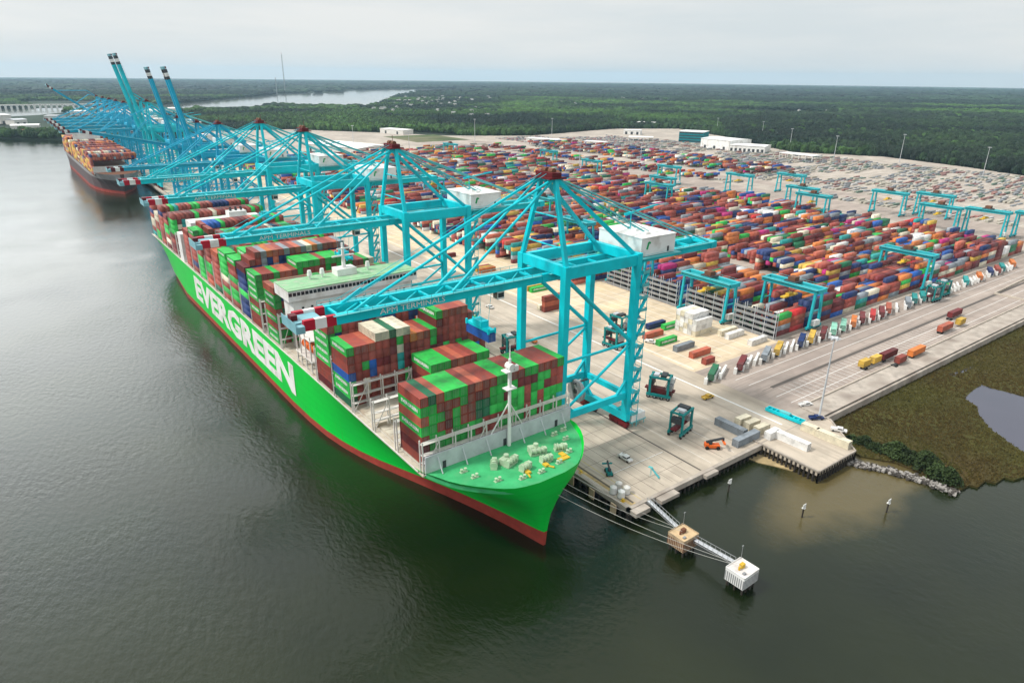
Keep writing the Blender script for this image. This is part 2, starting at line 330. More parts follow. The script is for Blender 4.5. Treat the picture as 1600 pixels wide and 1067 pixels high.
m_river = water_mat('calm river', False)
for nd in m_river.node_tree.nodes:
    if nd.type == 'BUMP': nd.inputs['Distance'].default_value = 0.02
    if nd.type == 'VALTORGB': nd.color_ramp.elements[0].color = (0.10, 0.11, 0.10, 1); nd.color_ramp.elements[1].color = (0.16, 0.17, 0.15, 1)
flat('river', [(-5000, 1950), (7000, 1950), (7000, 9000), (-5000, 9000)], 0.3, m_river)

fe = [G(p, q, 3) for p, q in ((330, 206), (450, 203), (560, 207), (700, 213), (830, 213), (960, 202), (1060, 202), (1130, 214), (1200, 231), (1240, 239), (1380, 246), (1500, 261), (1600, 276))]
yard = [(127.5, 114), (127.5, 1330), (250, 1420)]+fe+[(1050, 250), (1050, 114)]
flat('yard_paving', yard, 4.0, m_conc, 5.0)
def sheet(name, x0, x1, y0, y1, z, m): return flat(name, [(x0, y0), (x1, y0), (x1, y1), (x0, y1)], z, m)
sheet('quay_apron', 128.2, 222, 114.6, 1325, 4.004, m_apron)
sheet('transfer_paving', 222, 284, 168, 1320, 4.004, m_beige)
sheet('truck_road', 222, 1040, 122, 168, 4.008, m_asph)
for i, (x0, x1) in enumerate(((640, 700), (735, 760))): sheet('yard_road', x0, x1, 168, 1180, 4.008, m_asph)
sheet('grass_verge', 640, 760, 1182, 1330, 4.006, m_grass)
# marsh beside the terminal, shore from the survey photograph
m_marsh = mat('marsh grass', (0.066, 0.056, 0.014), 0.95, var=0.3, vscale=0.045, dirt=(0.075, 0.048, 0.018), dscale=0.02, stretch=(0.5, 1, 1), bump=0.6, bscale=1.2, col2=(0.072, 0.070, 0.016))
ms = [G(p, q, 0.7) for p, q in ((1322, 700), (1345, 712), (1400, 722), (1450, 742), (1500, 765), (1515, 757), (1528, 760), (1540, 750), (1556, 754), (1570, 745), (1585, 749), (1600, 744), (1640, 748))]
flat('marsh', [(228, 113.6), ms[0]]+ms[1:]+[(420, 30), (700, 20), (1040, 60), (1040, 113.6)], 0.7, m_marsh, 2.0)
pond = [G(p, q, 0.75) for p, q in ((1507, 622), (1520, 610), (1534, 601), (1550, 607), (1572, 612), (1600, 620), (1700, 640), (1720, 740), (1650, 735), (1600, 706), (1575, 690), (1545, 668), (1530, 648), (1526, 634))]
m_pond = water_mat('pond water', False)
m_pond.node_tree.nodes['Principled BSDF'].inputs['Roughness'].default_value = 0.03
for nd in m_pond.node_tree.nodes:
    if nd.type == 'BUMP': nd.inputs['Distance'].default_value = 0.03
    if nd.type == 'VALTORGB': nd.color_ramp.elements[0].color = (0.05, 0.055, 0.08, 1); nd.color_ramp.elements[1].color = (0.07, 0.07, 0.10, 1)
flat('pond', pond, 0.704, m_pond)
flat('pond', [G(p, q, 0.75) for p, q in ((1484, 585), (1500, 579), (1522, 571), (1518, 576), (1500, 584), (1490, 588))], 0.704, m_pond)
flat('sand_bank', [G(p, q, 0.3) for p, q in ((1168, 704), (1180, 698), (1215, 712), (1250, 728), (1238, 735), (1212, 728), (1185, 722), (1165, 714))], 0.3, mat('wet sand', (0.42, 0.32, 0.17), 0.8, var=0.25, vscale=0.3), 0.6)
# small pier that juts out at the corner
pier = [(192, 118), (192, 92), (214.5, 92), (229, 109.5), (229, 118)]
flat('pier', pier, 3.996, m_apron, 1.6)
b = MB()
for i in range(len(pier)-1):
    (ax, ay), (bx, by) = pier[i], pier[i+1]; L_ = math.hypot(bx-ax, by-ay); k = max(1, int(L_/1.6))
    b.bar((ax, ay, 4.25), (bx, by, 4.25), 0.5, 0.5)
    for j in range(k+1):
        t = j/k; b.tube((ax+(bx-ax)*t, ay+(by-ay)*t, -1), (ax+(bx-ax)*t, ay+(by-ay)*t, 3.6), 0.42, n=6, mi=1)
tag(b.build('pier_edge', [m_stone, m_pile]), kind='structure')
# quay front and end: cope beam, piles in shade below
b = MB()
b.box(126.6, 127.6, 113, 1330, 2.6, 4.3); b.box(126.6, 192, 113.0, 114.2, 2.4, 4.3)
for y in np.arange(114, 700, 3.0): b.tube((127.1, y, -1), (127.1, y, 2.7), 0.45, n=6, mi=1)
for x in np.arange(128, 192, 2.2): b.tube((x, 113.5, -1), (x, 113.5, 2.5), 0.4, n=6, mi=1)
b.box(138, 146, 110.5, 113, 2.8, 4.0); b.box(127, 133, 110.4, 113, 2.6, 4.05); b.box(160, 166, 111.4, 113, 2.9, 4.1)
tag(b.build('quay_wall', [m_stone, m_pile]), kind='structure')
# seawall walk along the marsh
b = MB(); b.box(229, 640, 112.6, 121.6, 3.9, 4.35); b.box(229, 640, 111.4, 112.6, 0, 3.6)
tag(b.build('seawall', m_stone), kind='structure')
b = MB(); b.box(235, 460, 121.7, 122.2, 4.0, 4.9); b.bar((462, 122, 4.6), (462, 140, 4.6), .5, 1.1); b.bar((462, 140, 4.6), (520, 142, 4.6), .5, 1.1)
tag(b.build('concrete_barrier', mat('weathered barrier', (0.50, 0.44, 0.37), 0.85)), 'long low concrete barrier between the seawall walk and the trailer lot', 'barrier')
# painted markings
b = MB()
def mark(x0, x1, y0, y1, z=4.012, mi=0):
    b.add([(x0, y0, z), (x1, y0, z), (x1, y1, z), (x0, y1, z)], [(0, 1, 2, 3)], mi)
mark(210.6, 211.5, 118, 1200); mark(224, 224.4, 170, 900)
for x in (130.5, 161.5): mark(x-0.35, x+0.35, 115, 1320, mi=2)
mark(133.6, 133.8, 115, 1300, mi=1)
for x in (137, 141, 145, 149, 153, 157, 168, 174, 180, 186, 192): mark(x-0.07, x+0.07, 116, 1250, mi=2 if x % 4 else 0)
for y in np.arange(122, 700, 8.0): mark(128.4, 160.5, y-0.06, y+0.06, mi=2)
for y in np.arange(130, 700, 40.0): mark(134, 160, y, y+0.3)
for y in (126.5, 133, 139.5, 146, 152.5): mark(230, 900, y-0.12, y+0.12, 4.016, 0 if y != 139.5 else 2)
mark(236, 560, 138.4, 140.2, 4.018, 2)
for x in np.arange(238, 400, 3.6): mark(x, x+0.16, 123.4, 137.4, 4.02)
for x in np.arange(225, 282, 7): mark(x, x+0.25, 172, 1000, 4.008)
for k in range(28):
    y0 = 172+31*k-3.6
    mark(286, 640, y0-1.2, y0-0.9, 4.008, 2); mark(286, 640, y0+1.9, y0+2.2, 4.008, 2)
for y in np.arange(170, 1100, 14.0): mark(702, 733, y, y+0.3, 4.012); mark(770, 1000, y, y+0.3, 4.008)
tag(b.build('road_markings', [m_line, m_liney, m_rail]), kind='structure')

# ------------------------------------------------------------------ the green container ship
SHIP = Vector((99.8, 118.0, 0)); YAW = 0.012     # local frame: x = across (+ to the quay), y = aft from the stem
def S2W(v, u, z=0): return (SHIP.x+v*math.cos(YAW)-u*math.sin(YAW), SHIP.y+v*math.sin(YAW)+u*math.cos(YAW), z)
HB = 26.6; LOA = 384.0; DK = 22.0
ship = thing('container_ship', tuple(SHIP), YAW, 'huge bright green container ship with white lettering on its side moored at the quay', 'container ship')
def interp(x, xs, ys): return float(np.interp(x, xs, ys))
WLu = [0, 6, 13, 20, 28, 37, 47, 56, 65, 74, 84, 95, 108, 125, 300, 350, 384]; WLb = [0.4, 1.6, 3.0, 4.7, 6.9, 9.7, 13.0, 16.0, 19.0, 21.5, 23.7, 25.3, 26.2, HB, HB, 22, 9]
DKu = [0, 0.7, 1.6, 3, 5, 8.5, 12.5, 16.5, 22, 384]; DKb = [4.5, 8.5, 11.3, 13.6, 16.0, 19.6, 22.8, 24.8, HB, HB]
us = [0, 0.7, 1.6, 3, 5, 8, 11, 14, 18, 23, 30, 38, 47, 56, 65, 74, 84, 95, 108, 125, 140, 200, 260, 300, 325, 350, 368, 384]
def sheer(u): return DK+(1.5 if u < 18 else max(0, 1.5*(1-(u-18)/9.0)))
zs_f = [-2.0, 0.0, 2.6, 6.5, 10, 13.5, 17, 20, 22]
def hb_at(u, f):   # f 0 waterline .. 1 deck
    a = interp(u, WLu, WLb); d = interp(u, DKu, DKb); k = max(0, f)
    s = k**2.1 if u < 125 else k**0.8
    return a+(d-a)*s
b = MB(); rows = []
for u in us:
    r_ = []
    for side in (-1, 1):
        for i, z in enumerate(zs_f):
            z = z+(2.2*max(0, 1-u/70.0) if i == 2 else 0)
            f = z/DK; zz = z if i < len(zs_f)-1 else sheer(u)
            uu = u
            if u < 60:  # raked, slightly concave stem: lower sections begin a little further aft
                uu = u+(1-u/60.0)*(0.0 if z > 17 else 1.2*(1-z/17.0))
            if u < 20 and z > 13: uu = u-1.2*(1-u/20.0)*min(1, (z-13)/7.0)
            if u > 350 and z < 8: uu = u-(8-z)*0.9*(u-350)/34
            r_.append(len(b.v)); b.v.append((side*hb_at(u, f), uu, zz))
    rows.append(r_)
nz = len(zs_f)
for k in range(len(us)-1):
    for i in range(nz-1):
        mi = 1 if zs_f[i+1] <= 2.7 else 0
        a, c = rows[k][i], rows[k+1][i]; b.f.append((a, c, c+1, a+1)); b.m.append(mi)   # port
        a, c = rows[k][nz+i], rows[k+1][nz+i]; b.f.append((a, a+1, c+1, c)); b.m.append(mi)
for i in range(nz-1):
    mi = 1 if zs_f[i+1] <= 2.7 else 0
    a, c = rows[0][i], rows[0][nz+i]; b.f.append((a, a+1, c+1, c)); b.m.append(mi)
    a, c = rows[-1][i], rows[-1][nz+i]; b.f.append((a, c, c+1, a+1)); b.m.append(mi)
hull = b.build('hull', [m_hull, m_boot], ship, smooth=True)
hull.data.set_sharp_from_angle(angle=rad(35)) if hasattr(hull.data, 'set_sharp_from_angle') else None
# decks
b = MB(); L_ = [(-hb_at(u, 1)*0.985, u) for u in us if u < 22]+[(-26.2, 21.9)] ; L_ = L_+[(-x, y) for x, y in reversed(L_)]
L_ = [(x*.985, y-.6) for x, y in L_]
b.prism(L_, DK-0.6, DK+0.6); b.build('forecastle_deck', m_deck, ship)
b = MB(); b.box(-HB+.15, HB-.15, 21.5, LOA-.5, DK-.5, DK-.05); b.build('main_deck', m_hatch, ship)
b = MB()
for s in (-1, 1): b.box(s*HB-.12, s*HB+.12, 24, LOA, DK, DK+0.35); b.box(s*(HB-1.3)-.04, s*(HB-1.3)+.04, 24, LOA-2, DK+1.1, DK+1.2)
for u in np.arange(26, LOA-2, 4.0):
    for s in (-1, 1): b.box(s*(HB-1.3)-.05, s*(HB-1.3)+.05, u, u+.1, DK, DK+1.2)
b.build('deck_railing', m_white_soft, ship)
put_text('hull_lettering', 'EVERGREEN', 10, (-HB-0.06, 273.5, 6.3), (0, -1, 0), (0, 0, 1), 153.0, 13.2, m_white, ship, 0.04, 0.46)
# breakwater wall and foremast
b = MB(); b.box(-25.8, 25.8, 21.0, 21.5, DK, DK+5.6)
for x in (-22, -14, -6, 6, 14, 22): b.bar((x, 21.2, DK+5), (x, 18.5, DK+.6), .25, .3)
b.build('breakwater', m_ltgrey, ship)
b = MB()
for x in (-20, 0.5, 20): b = MB(); b.box(x-.5, x+.5, 20.85, 20.99, DK+.6, DK+2.8); b.build('breakwater_door', m_dark, ship)
b = MB(); b.tube((1.5, 20.2, DK+.6), (1.5, 20.2, 50), 0.6, 0.42, 10); b.tube((1.5, 20.2, 50), (1.5, 20.2, 54), .2, .1, 6)
b.bar((1.5, 20.4, 36.5), (-4.0, 21.4, 27.6), .3, .3); b.bar((1.5, 20.4, 36.5), (7.0, 21.4, 27.6), .3, .3)
fm = b.build('foremast', m_white, ship)
b = MB(); b.cbox((1.5, 20.2, 46.5), (4.2, 2.6, .35)); b.cbox((1.5, 20.2, 41), (3.4, 2.4, .3)); b.cbox((3.0, 19.4, 47.3), (1.3, 1.0, 1.3)); b.box(1.1, 1.9, 19.8, 20.6, 41, 46.5); b.tube((1.5, 19.0, 47.7), (1.5, 21.4, 47.7), 1.0, n=10)
b.build('mast_platform', m_white, fm)
# lashing bridges between bays: open steel frames across the ship
def lashing(u, h, rows_=21, w0=-HB+.6, w1=HB-.6):
    b = MB()
    for z in (DK+h, DK+h*.62, DK+1.8+h*.15): b.box(w0, w1, u-.75, u+.75, z-.14, z)
    nP = rows_//2
    for i in range(nP+1):
        x = w0+(w1-w0)*i/nP
        for du in (-.75, .75): b.box(x-.17, x+.17, u+du-.15, u+du+.15, DK, DK+h+1.0)
    for z in (DK+h+.55, DK+h+1.05): b.box(w0, w1, u-.8, u-.72, z-.05, z+.04)
    for i in range(0, nP, 3):
        x0 = w0+(w1-w0)*i/nP; x1 = w0+(w1-w0)*(i+1)/nP; b.bar((x0, u-.8, DK+.5), (x1, u-.8, DK+h), .2, .2)
    return b.build('lashing_bridge', m_white_soft, ship)
CASA, CASB = 292.5, 305.0
bays = [24.2, 38.8, 53.4, 68.0, 82.6]           # forward of the house (y aft of stem)
bays += [134.5+0, 156.2, 170.8, 185.4, 200.0, 214.6, 229.2, 243.8, 258.4, 273.0]
bays += [309.0, 323.6, 338.2, 352.8, 367.0]
lb_u = [22.8, 37.4, 52.0, 66.6, 81.2, 96.2, 133.0, 148.0, 154.8, 169.4, 184.0, 198.6, 213.2, 227.8, 242.4, 257.0, 271.6, 307.6, 322.2, 336.8, 351.4, 366.0]
for i, u in enumerate(lb_u): lashing(u, 8.8 if i == 0 else (9.5 if i in (1, 2, 3) else 13.5 if u != 96.2 else 12))
# hatch covers with cross ribs
hc = MB(); hc.box(-24.5, 24.5, 0, 12.6, 0, 1.5)
for x in (-16.5, -8, 0, 8, 16.5): hc.box(x-.12, x+.12, 0.02, 12.58, 1.5, 1.62)
for y in (3.1, 6.3, 9.4): hc.box(-24.4, 24.4, y-.08, y+.08, 1.5, 1.6)
hatch0 = hc.build('hatch_cover', m_hatch, ship); hatch0.location = (0, bays[0]-.2, DK-.2)
for u in bays[1:]:
    h = hatch0.copy(); COL.objects.link(h); h.parent = ship; h.location = (0, u-.2, DK-.2)
# winches, bollards on the forecastle
Z1 = DK+.6
def winch(x, y, rz, big):
    b = MB(); l = 5.2 if big else 3.6
    b.cbox((0, 0, .3), (l, 2.2, .6)); b.tube((-l/2+.3, 0, 1.5), (l/2-.3, 0, 1.5), .95, n=12)
    for q in (-l/2+.3, -.6, .9, l/2-.3): b.tube((q-.12, 0, 1.5), (q+.12, 0, 1.5), 1.35, n=12)
    b.cbox((l/2+.4, 0, 1.3), (1.2, 1.6, 2.2))
    if big: b.cbox((-.8, 2.2, 1.1), (3.0, 2.2, 2.2)); b.tube((.5, 2.2, 2.1), (.5, 2.2, 3.1), .9, n=10)
    o = b.build('winch', m_winch, ship); o.location = (x, y, Z1); o.rotation_euler = (0, 0, rz); o.scale = (.82, .82, .8); return o
for a in ((-4.5, 11.5, .3, True), (4.8, 11.5, -.3, True), (-3.0, 7.0, .15, False), (4.2, 7.0, -.15, False), (-9, 13, .9, False), (11.5, 9.5, -.4, False)): winch(*a)
def bollard(x, y):
    b = MB()
    for s in (-.6, .6): b.tube((s, 0, 0), (s, 0, .9), .35, n=8); b.tube((s, 0, .9), (s, 0, 1.05), .45, n=8)
    b.cbox((0, 0, .1), (2.2, 1, .2)); o = b.build('bollard', m_winch, ship); o.location = (x, y, Z1)
for x, y in ((-16, 12), (-12, 7), (-17, 16), (17, 13), (13, 7), (16, 17), (0, 3.4), (-6, 4), (7, 4.2), (20, 17.5)): bollard(x, y)
for s in (-1, 1):
    b = MB(); b.tube((s*3.4, 4.9, Z1+.1), (s*4.2, 3.0, Z1+.3), .28, n=6); b.cbox((s*3.2, 5.4, Z1+.3), (1.3, 1.6, .6)); b.build('anchor_stopper', m_yellow, ship)
b = MB(); b.cbox((9.5, 5.2, Z1+.2), (3.5, 1.6, .4)); b.cbox((10.6, 6.9, Z1+.2), (1.5, 2.2, .4)); b.build('deck_locker', m_yellow, ship)
# deckhouse with full width bridge
dh0, dh1 = 112.0, 130.5
b = MB(); b.box(-20, 20, dh0+6.6, dh1-2, DK, 36); b.box(-24.5, 24.5, dh0+6.3, dh1-2, 36, 45.4)
for z in (28, 32, 35.9): b.box(-20.8, 20.8, dh0+5.6, dh1-1.6, z, z+.25)
house = b.build('deckhouse', m_white, ship)
w0_ = None
for z in (37.4, 41.4):
    for x in np.arange(-21, 21.5, 3.5):
        if w0_ is None: b = MB(); b.box(-.45, .45, 0, .09, 0, 1.1); w0_ = b.build('window', m_glass, house); o = w0_
        else: o = w0_.copy(); COL.objects.link(o)
        o.location = (float(x), dh0+6.2, z)
b = MB(); b.box(-HB+.2, HB-.2, dh0+5, dh1+1.5, 45.4, 49.4)
for s in (-1, 1): b.bar((s*19, dh1-6, 38), (s*(HB-2), dh1-5, 45.4), 1.6, .8)
br = b.build('bridge', m_white, house)
b = MB()
for x in np.arange(-25.6, 25.7, 1.55):
    y = dh0+4.93
    b.box(x-.62, x+.62, y, y+.08, 47.4, 48.7)
b.build('bridge_window', m_glass, br)
b = MB(); b.box(-HB+.2, HB-.2, dh0+4.6, dh1+1.5, 49.4, 49.75)
for s in (-1, 1): b.box(-HB+.3, HB-.3, (dh0+4.7 if s < 0 else dh1+1.3), (dh0+4.8 if s < 0 else dh1+1.4), 50.4, 50.5)
b.build('bridge_roof', mat('roof green', (0.26, 0.48, 0.27), 0.6, dirt=(0.42, 0.46, 0.36), dscale=0.4), br)
b = MB(); b.box(-4, 4, dh1-6, dh1-.5, 49.6, 52.4); b.tube((0, dh1-3, 52.4), (0, dh1-3, 62), .9, .45, 8); b.cbox((0, dh1-3, 57), (9, .6, .5)); b.cbox((0, dh1-4, 60), (5.4, .5, .5))
b.build('radar_mast', m_white, br)
for x in (-9, 10, -14): b = MB(); b.tube((x, dh1-3, 49.7), (x, dh1-3, 51.5), .4, n=8); b.tube((x, dh1-3, 51.2), (x, dh1-3, 53.2), 1.0, .7, 10); b.build('satellite_dome', m_white, br)
b = MB(); b.tube((0, 0, 0), (0, 8.5, 0), 1.7, 1.7, 10); b.tube((0, 8.5, 0), (0, 10, .3), 1.7, .5, 10); b.tube((0, 0, 0), (0, -1.5, .3), 1.7, .5, 10)
for s, xx in ((-1, -23.0), (1, 23.0)):
    lbt = b.build('lifeboat', m_orange, ship); lbt.location = (xx, 105, 30.5)
for s in (-1, 1):
    b = MB()
    for y in (103, 108, 113, 117): b.box(s*23-2.4, s*23+2.4, y-.2, y+.2, 24, 24.4); b.box(s*25.2-.2, s*25.2+.2, y-.2, y+.2, DK, 36); b.box(s*20.8-.2, s*20.8+.2, y-.2, y+.2, DK, 38)
    for z in (26.5, 34.5): b.box(s*23-2.6, s*23+2.6, 102, 118, z, z+.2)
    b.build('lifeboat_station', m_white_soft, ship)
# engine casing and funnel
b = MB(); b.box(-20, 20, CASA, CASB, DK, 44); b.box(-26, -20, CASA+2, CASB-2, DK, 38); b.box(20, 26, CASA+2, CASB-2, DK, 38)
cas = b.build('engine_casing', m_white, ship)
b = MB(); b.box(2, 12, CASA+2.5, CASB-2.5, 44, 47.5)
for x in (4, 7, 10): b.tube((x, CASA+6, 47.5), (x, CASA+6.8, 49.5), .7, n=10, mi=1)
b.build('funnel', [m_white, m_dark], cas)

# ------------------------------------------------------------------ containers
L40, WC, HC_ = 12.19, 2.44, 2.9
CSPEC = []   # every container: dict(x,y,z,rz,len,col,where...)
def addc(x, y, z, rz, ln, col, desc, exp=3, key=0, force=False): CSPEC.append((x, y, z, rz, ln, col, desc, exp, key, force))
WT_SHIP = [('brown red', 44), ('green', 26), ('maroon', 9), ('rust red', 7), ('navy blue', 4), ('dark green', 4), ('cream', 2), ('blue', 2), ('orange', 1), ('grey', 1)]
WT_YARD = [('brown red', 24), ('maroon', 19), ('rust red', 8), ('orange', 9), ('navy blue', 12), ('blue', 6), ('green', 5), ('cream', 8), ('grey', 9), ('yellow', 5), ('white', 3), ('magenta', 2), ('teal', 3), ('dark green', 4), ('red', 1)]
def pick(wt, r):
    t = r.random()*sum(a for _, a in wt)
    for k, a in wt:
        t -= a
        if t <= 0: return k
    return wt[0][0]
WT_BLUE = [('navy blue', 52), ('brown red', 18), ('maroon', 10), ('rust red', 6), ('blue', 5), ('orange', 4), ('grey', 3)]
def ship_stack(bi, name, heights, wt, top=None, left=None, rows0=None, v0=None):
    """heights: tiers per row from port to quay side"""
    nr = len(heights); u = bays[bi]; pitch = 2.5; v0 = -nr*pitch/2 if v0 is None else v0
    rr = random.Random(100+bi)
    grid = {}
    for r in range(nr):
        for t in range(heights[r]):
            c = pick(wt, rr)
            if t > 0 and rr.random() < .35: c = grid[(r, t-1)]
            elif r > 0 and rr.random() < .25 and (r-1, t) in grid: c = grid[(r-1, t)]
            grid[(r, t)] = c
        if top and r < len(top) and top[r] and heights[r] > 0: grid[(r, heights[r]-1)] = top[r]
        if left and r == 0:
            for t in range(heights[0]):
                if t < len(left): grid[(0, heights[0]-1-t)] = left[t]
    for (r, t), c in grid.items():
        lefte = r == 0 or heights[r-1] <= t
        prev = PREV.get(name) 
        tope = t == heights[r]-1
        fr = FRONT[bi](v0+r*pitch, t)
        exp = (1.0 if tope else 0)+(0.9 if lefte else 0)+(0.5 if fr else 0)
        if not (tope or lefte or fr) and not (r == nr-1 or heights[r+1] <= t): continue
        x, y, _ = S2W(v0+(r+.5)*pitch, u+L40/2)
        fromtop = heights[r]-1-t
        desc = '%s row from the port side, %s, %s stack from the bow' % (ORD[r if rows0 is None else rows0+r], 'top tier' if fromtop == 0 else ORD[fromtop]+' tier below the top', ORD[bi if bi == 0 else bi-1])
        addc(x, y, DK+1.35+t*HC_, YAW, L40, c, desc, exp, 1 if lefte else 0)
PREV = {}
hts = {}
def H_(bi, lst): hts[bi] = lst
g_, dg, br_, rr_, o_, mr, cr_, nb, bl = 'green', 'dark green', 'brown red', 'rust red', 'orange', 'maroon', 'cream', 'navy blue', 'blue'
H_(0, [7]*20); H_(1, []); H_(2, [5]*9)
H_(3, [7, 7, 7, 7, 8, 8, 8, 8, 8, 7, 7, 7, 7, 9, 9, 9, 9, 9, 8, 7, 6])
H_(4, [8]+[8]+[9]*17+[8, 7])
H_(5, [8]*21)
H_(6, [8]*7+[9]*5+[9]*5+[8]*4)
H_(7, [8, 9]+[10]*16+[9, 8, 7])
H_(8, [8, 8, 9, 9, 9]+[9]*12+[8]*4)
rh = random.Random(5)
for i in range(9, 15): H_(i, [rh.choice([7, 8]) if r < 4 else [9, 7, 6, 8, 5, 8][i-9] for r in range(21)])
for i in range(15, 20): H_(i, [[8, 7, 8, 6, 7][i-15]]*21)
def mkfront(bi):
    def fn(v, t):
        k = bi-1
        if bi in (0, 5, 6, 15): return True
        h = hts.get(k, []); n_ = len(h)
        if n_ == 0: return True
        v0 = -n_*1.25 if k != 2 else -4.8
        r = int(round((v-v0)/2.5))
        if r < 0 or r >= n_: return True
        return t >= h[r]-2
    return fn
FRONT = {i: mkfront(i) for i in range(20)}
topA = [br_, dg, rr_, g_, g_, g_, br_, rr_, br_, br_, g_, g_, br_, br_, g_, g_, br_, br_, br_, g_]
ship_stack(0, 'a', hts[0], [('green', 42), ('brown red', 44), ('maroon', 10), ('teal', 2), ('dark green', 3)], topA, [br_, g_, rr_, g_, br_, mr, br_])
ship_stack(2, 'c', hts[2], WT_SHIP, [g_, g_, g_, br_, rr_, br_, br_, g_, g_], [g_, br_], rows0=8, v0=-4.8)
ship_stack(3, 'd', hts[3], [('brown red', 62), ('maroon', 14), ('green', 14), ('cream', 5), ('blue', 3), ('teal', 1)], [g_, br_, br_, rr_, cr_, cr_, dg, cr_, cr_, 'orange', rr_, br_, g_, g_, rr_, br_, br_, rr_, br_, g_, dg], [g_, br_, br_, bl, g_, g_, dg])
ship_stack(4, 'e', hts[4], WT_BLUE, [br_, g_, br_, nb], [br_, g_, g_, g_, g_, br_, br_, mr])
ship_stack(5, 'f', hts[5], WT_SHIP, [rr_, g_, br_, br_, br_, br_, br_, g_], [rr_, g_, g_, rr_, g_, br_, g_, g_])
ship_stack(6, 'g', hts[6], WT_SHIP, [g_, br_, br_, g_, rr_, rr_, br_], [g_, g_, g_, g_, br_, g_, br_, br_])
ship_stack(7, 'h', hts[7], WT_BLUE, [br_, br_, br_, 'grey', o_, rr_, br_, 'grey', br_, rr_, 'grey', 'cream', o_, 'grey', br_, br_, rr_, 'grey', br_, br_], [mr, nb, nb, nb, g_, nb, nb, nb])
ship_stack(8, 'i', hts[8], WT_SHIP, [g_, g_, g_, g_, g_, br_, 'orange', 'grey', br_, rr_], [g_, br_, br_, g_, br_, g_, g_, br_])
for i in range(9, 15): ship_stack(i, 'x%d' % i, hts[i], WT_SHIP, [g_, g_] if i % 2 else None)
for i in range(15, 20): ship_stack(i, 'y%d' % i, hts[i], [('brown red', 50), ('cream', 14), ('green', 16), ('maroon', 12), ('teal', 4), ('navy blue', 6)])

# yard blocks: rows along x (inland), eight stacks wide, one block every 31 m along the quay
ry = random.Random(21)
NB = 27
def yard_block(k):
    y0 = 172+31*k; near_x = 288; far_x = 612 if k < 14 else 632
    if k > 3: near_x = 264
    if k > 12: near_x = 252
    nbay = int((far_x-near_x)/12.5)
    for bx in range(nbay):
        f = bx/nbay
        gap = (k, bx) in ((2, 6), (2, 7), (3, 7), (3, 8)) or ry.random() < .02
        base = 3.7+0.8*math.sin(bx*0.7+k*1.3)
        bay_col = pick(WT_YARD, ry)
        for r in range(8):
            h = 0 if gap else max(0, min(5, int(round(base+ry.uniform(-1.2, .8)))))
            if k == 0 and bx < 2: h = min(h, 4)
            for t in range(h):
                c = bay_col if ry.random() < .28 else pick(WT_YARD, ry)
                x = near_x+bx*12.5+L40/2; y = y0+r*2.62+WC/2+.8
                tope = t == h-1
                if not tope and t < h-2 and 0 < r < 7: continue
                desc = '%s tier up, %s row from the water end of the %s yard block, %s bay inland' % (ORD[t], ORD[r], ORD[k], ORD[bx])
                addc(x, y, 4.02+t*2.75, math.pi/2, L40, c, desc, (1 if tope else 0)+(.8 if r == 0 else 0), 2)
for k in range(NB): yard_block(k)
# farther stacks beyond the cross road
for k in range(8, 24):
    for bx in range(0, 10):
        for r in range(7):
            h = ry.choice([0, 1, 2, 2, 3])
            for t in range(max(0, h-1), h):
                addc(708+(bx % 2)*12.8 if bx < 2 else 770+bx*13, 300+k*31+r*2.9, 4.02+t*2.75, math.pi/2, L40, pick(WT_YARD, ry), 'far', .5, 3)
# loose boxes on the pale paving and on the apron
loose = [
 (1093, 551, 'rust red', 40, .0), (1106, 563, 'brown red', 20, 0), (1068, 541, 'grey', 40, 0), (1041, 532, 'green', 40, 0), (1048, 508, 'green', 40, 0), (1020, 522, 'rust red', 40, 0), (1024, 507, 'navy blue', 40, 0),
 (1183, 532, 'white', 40, 0), (1147, 522, 'white', 40, 0), (1136, 517, 'cream', 40, 0)]
for i, (px, py, c, ft, _) in enumerate(loose):
    x, y = G(px, py+4); addc(x, y, 4.02, math.pi/2, L40 if ft == 40 else 6.06, c, ['lying alone on pale paving nearest the carriers', 'short one lying at the corner of the pale paving', 'beside the white light post on the pale paving', 'on the pale paving near the crane legs', 'with white lettering in front of the white reefer stack', 'on the paving behind the near crane stair tower', 'half behind the green box near the crane', 'low on the paving before the grey reefer rack', 'on the paving left of the grey reefer rack corner', 'low beside the white reefer stack foot'][i], 3, 4, True)
for i, (x, y, z, c, d) in enumerate(((224, 268, 4.02, 'brown red', 'lowest of three flat ones behind the near crane legs'), (224.2, 268, 6.92, 'rust red', 'middle of three flat ones behind the near crane legs'), (224, 268.2, 9.82, 'brown red', 'topmost of three flat ones behind the near crane legs'), (224, 272, 4.02, 'cream', 'beside the three flat ones behind the near crane legs'), (240, 300, 4.02, 'green', 'alone on the paving between first and second crane'), (240, 304, 4.02, 'yellow', 'next to the lone green one between first and second crane'), (238, 352, 4.02, 'orange', 'nearest of a small row behind the third crane'), (238, 355, 4.02, 'yellow', 'middle of a small row behind the third crane'), (238, 358, 4.02, 'brown red', 'farthest of a small row behind the third crane'), (236, 398, 4.02, 'maroon', 'alone on the paving between third and fourth crane'))):
    addc(x, y, z, math.pi/2, L40, c, d, 3, 4, True)
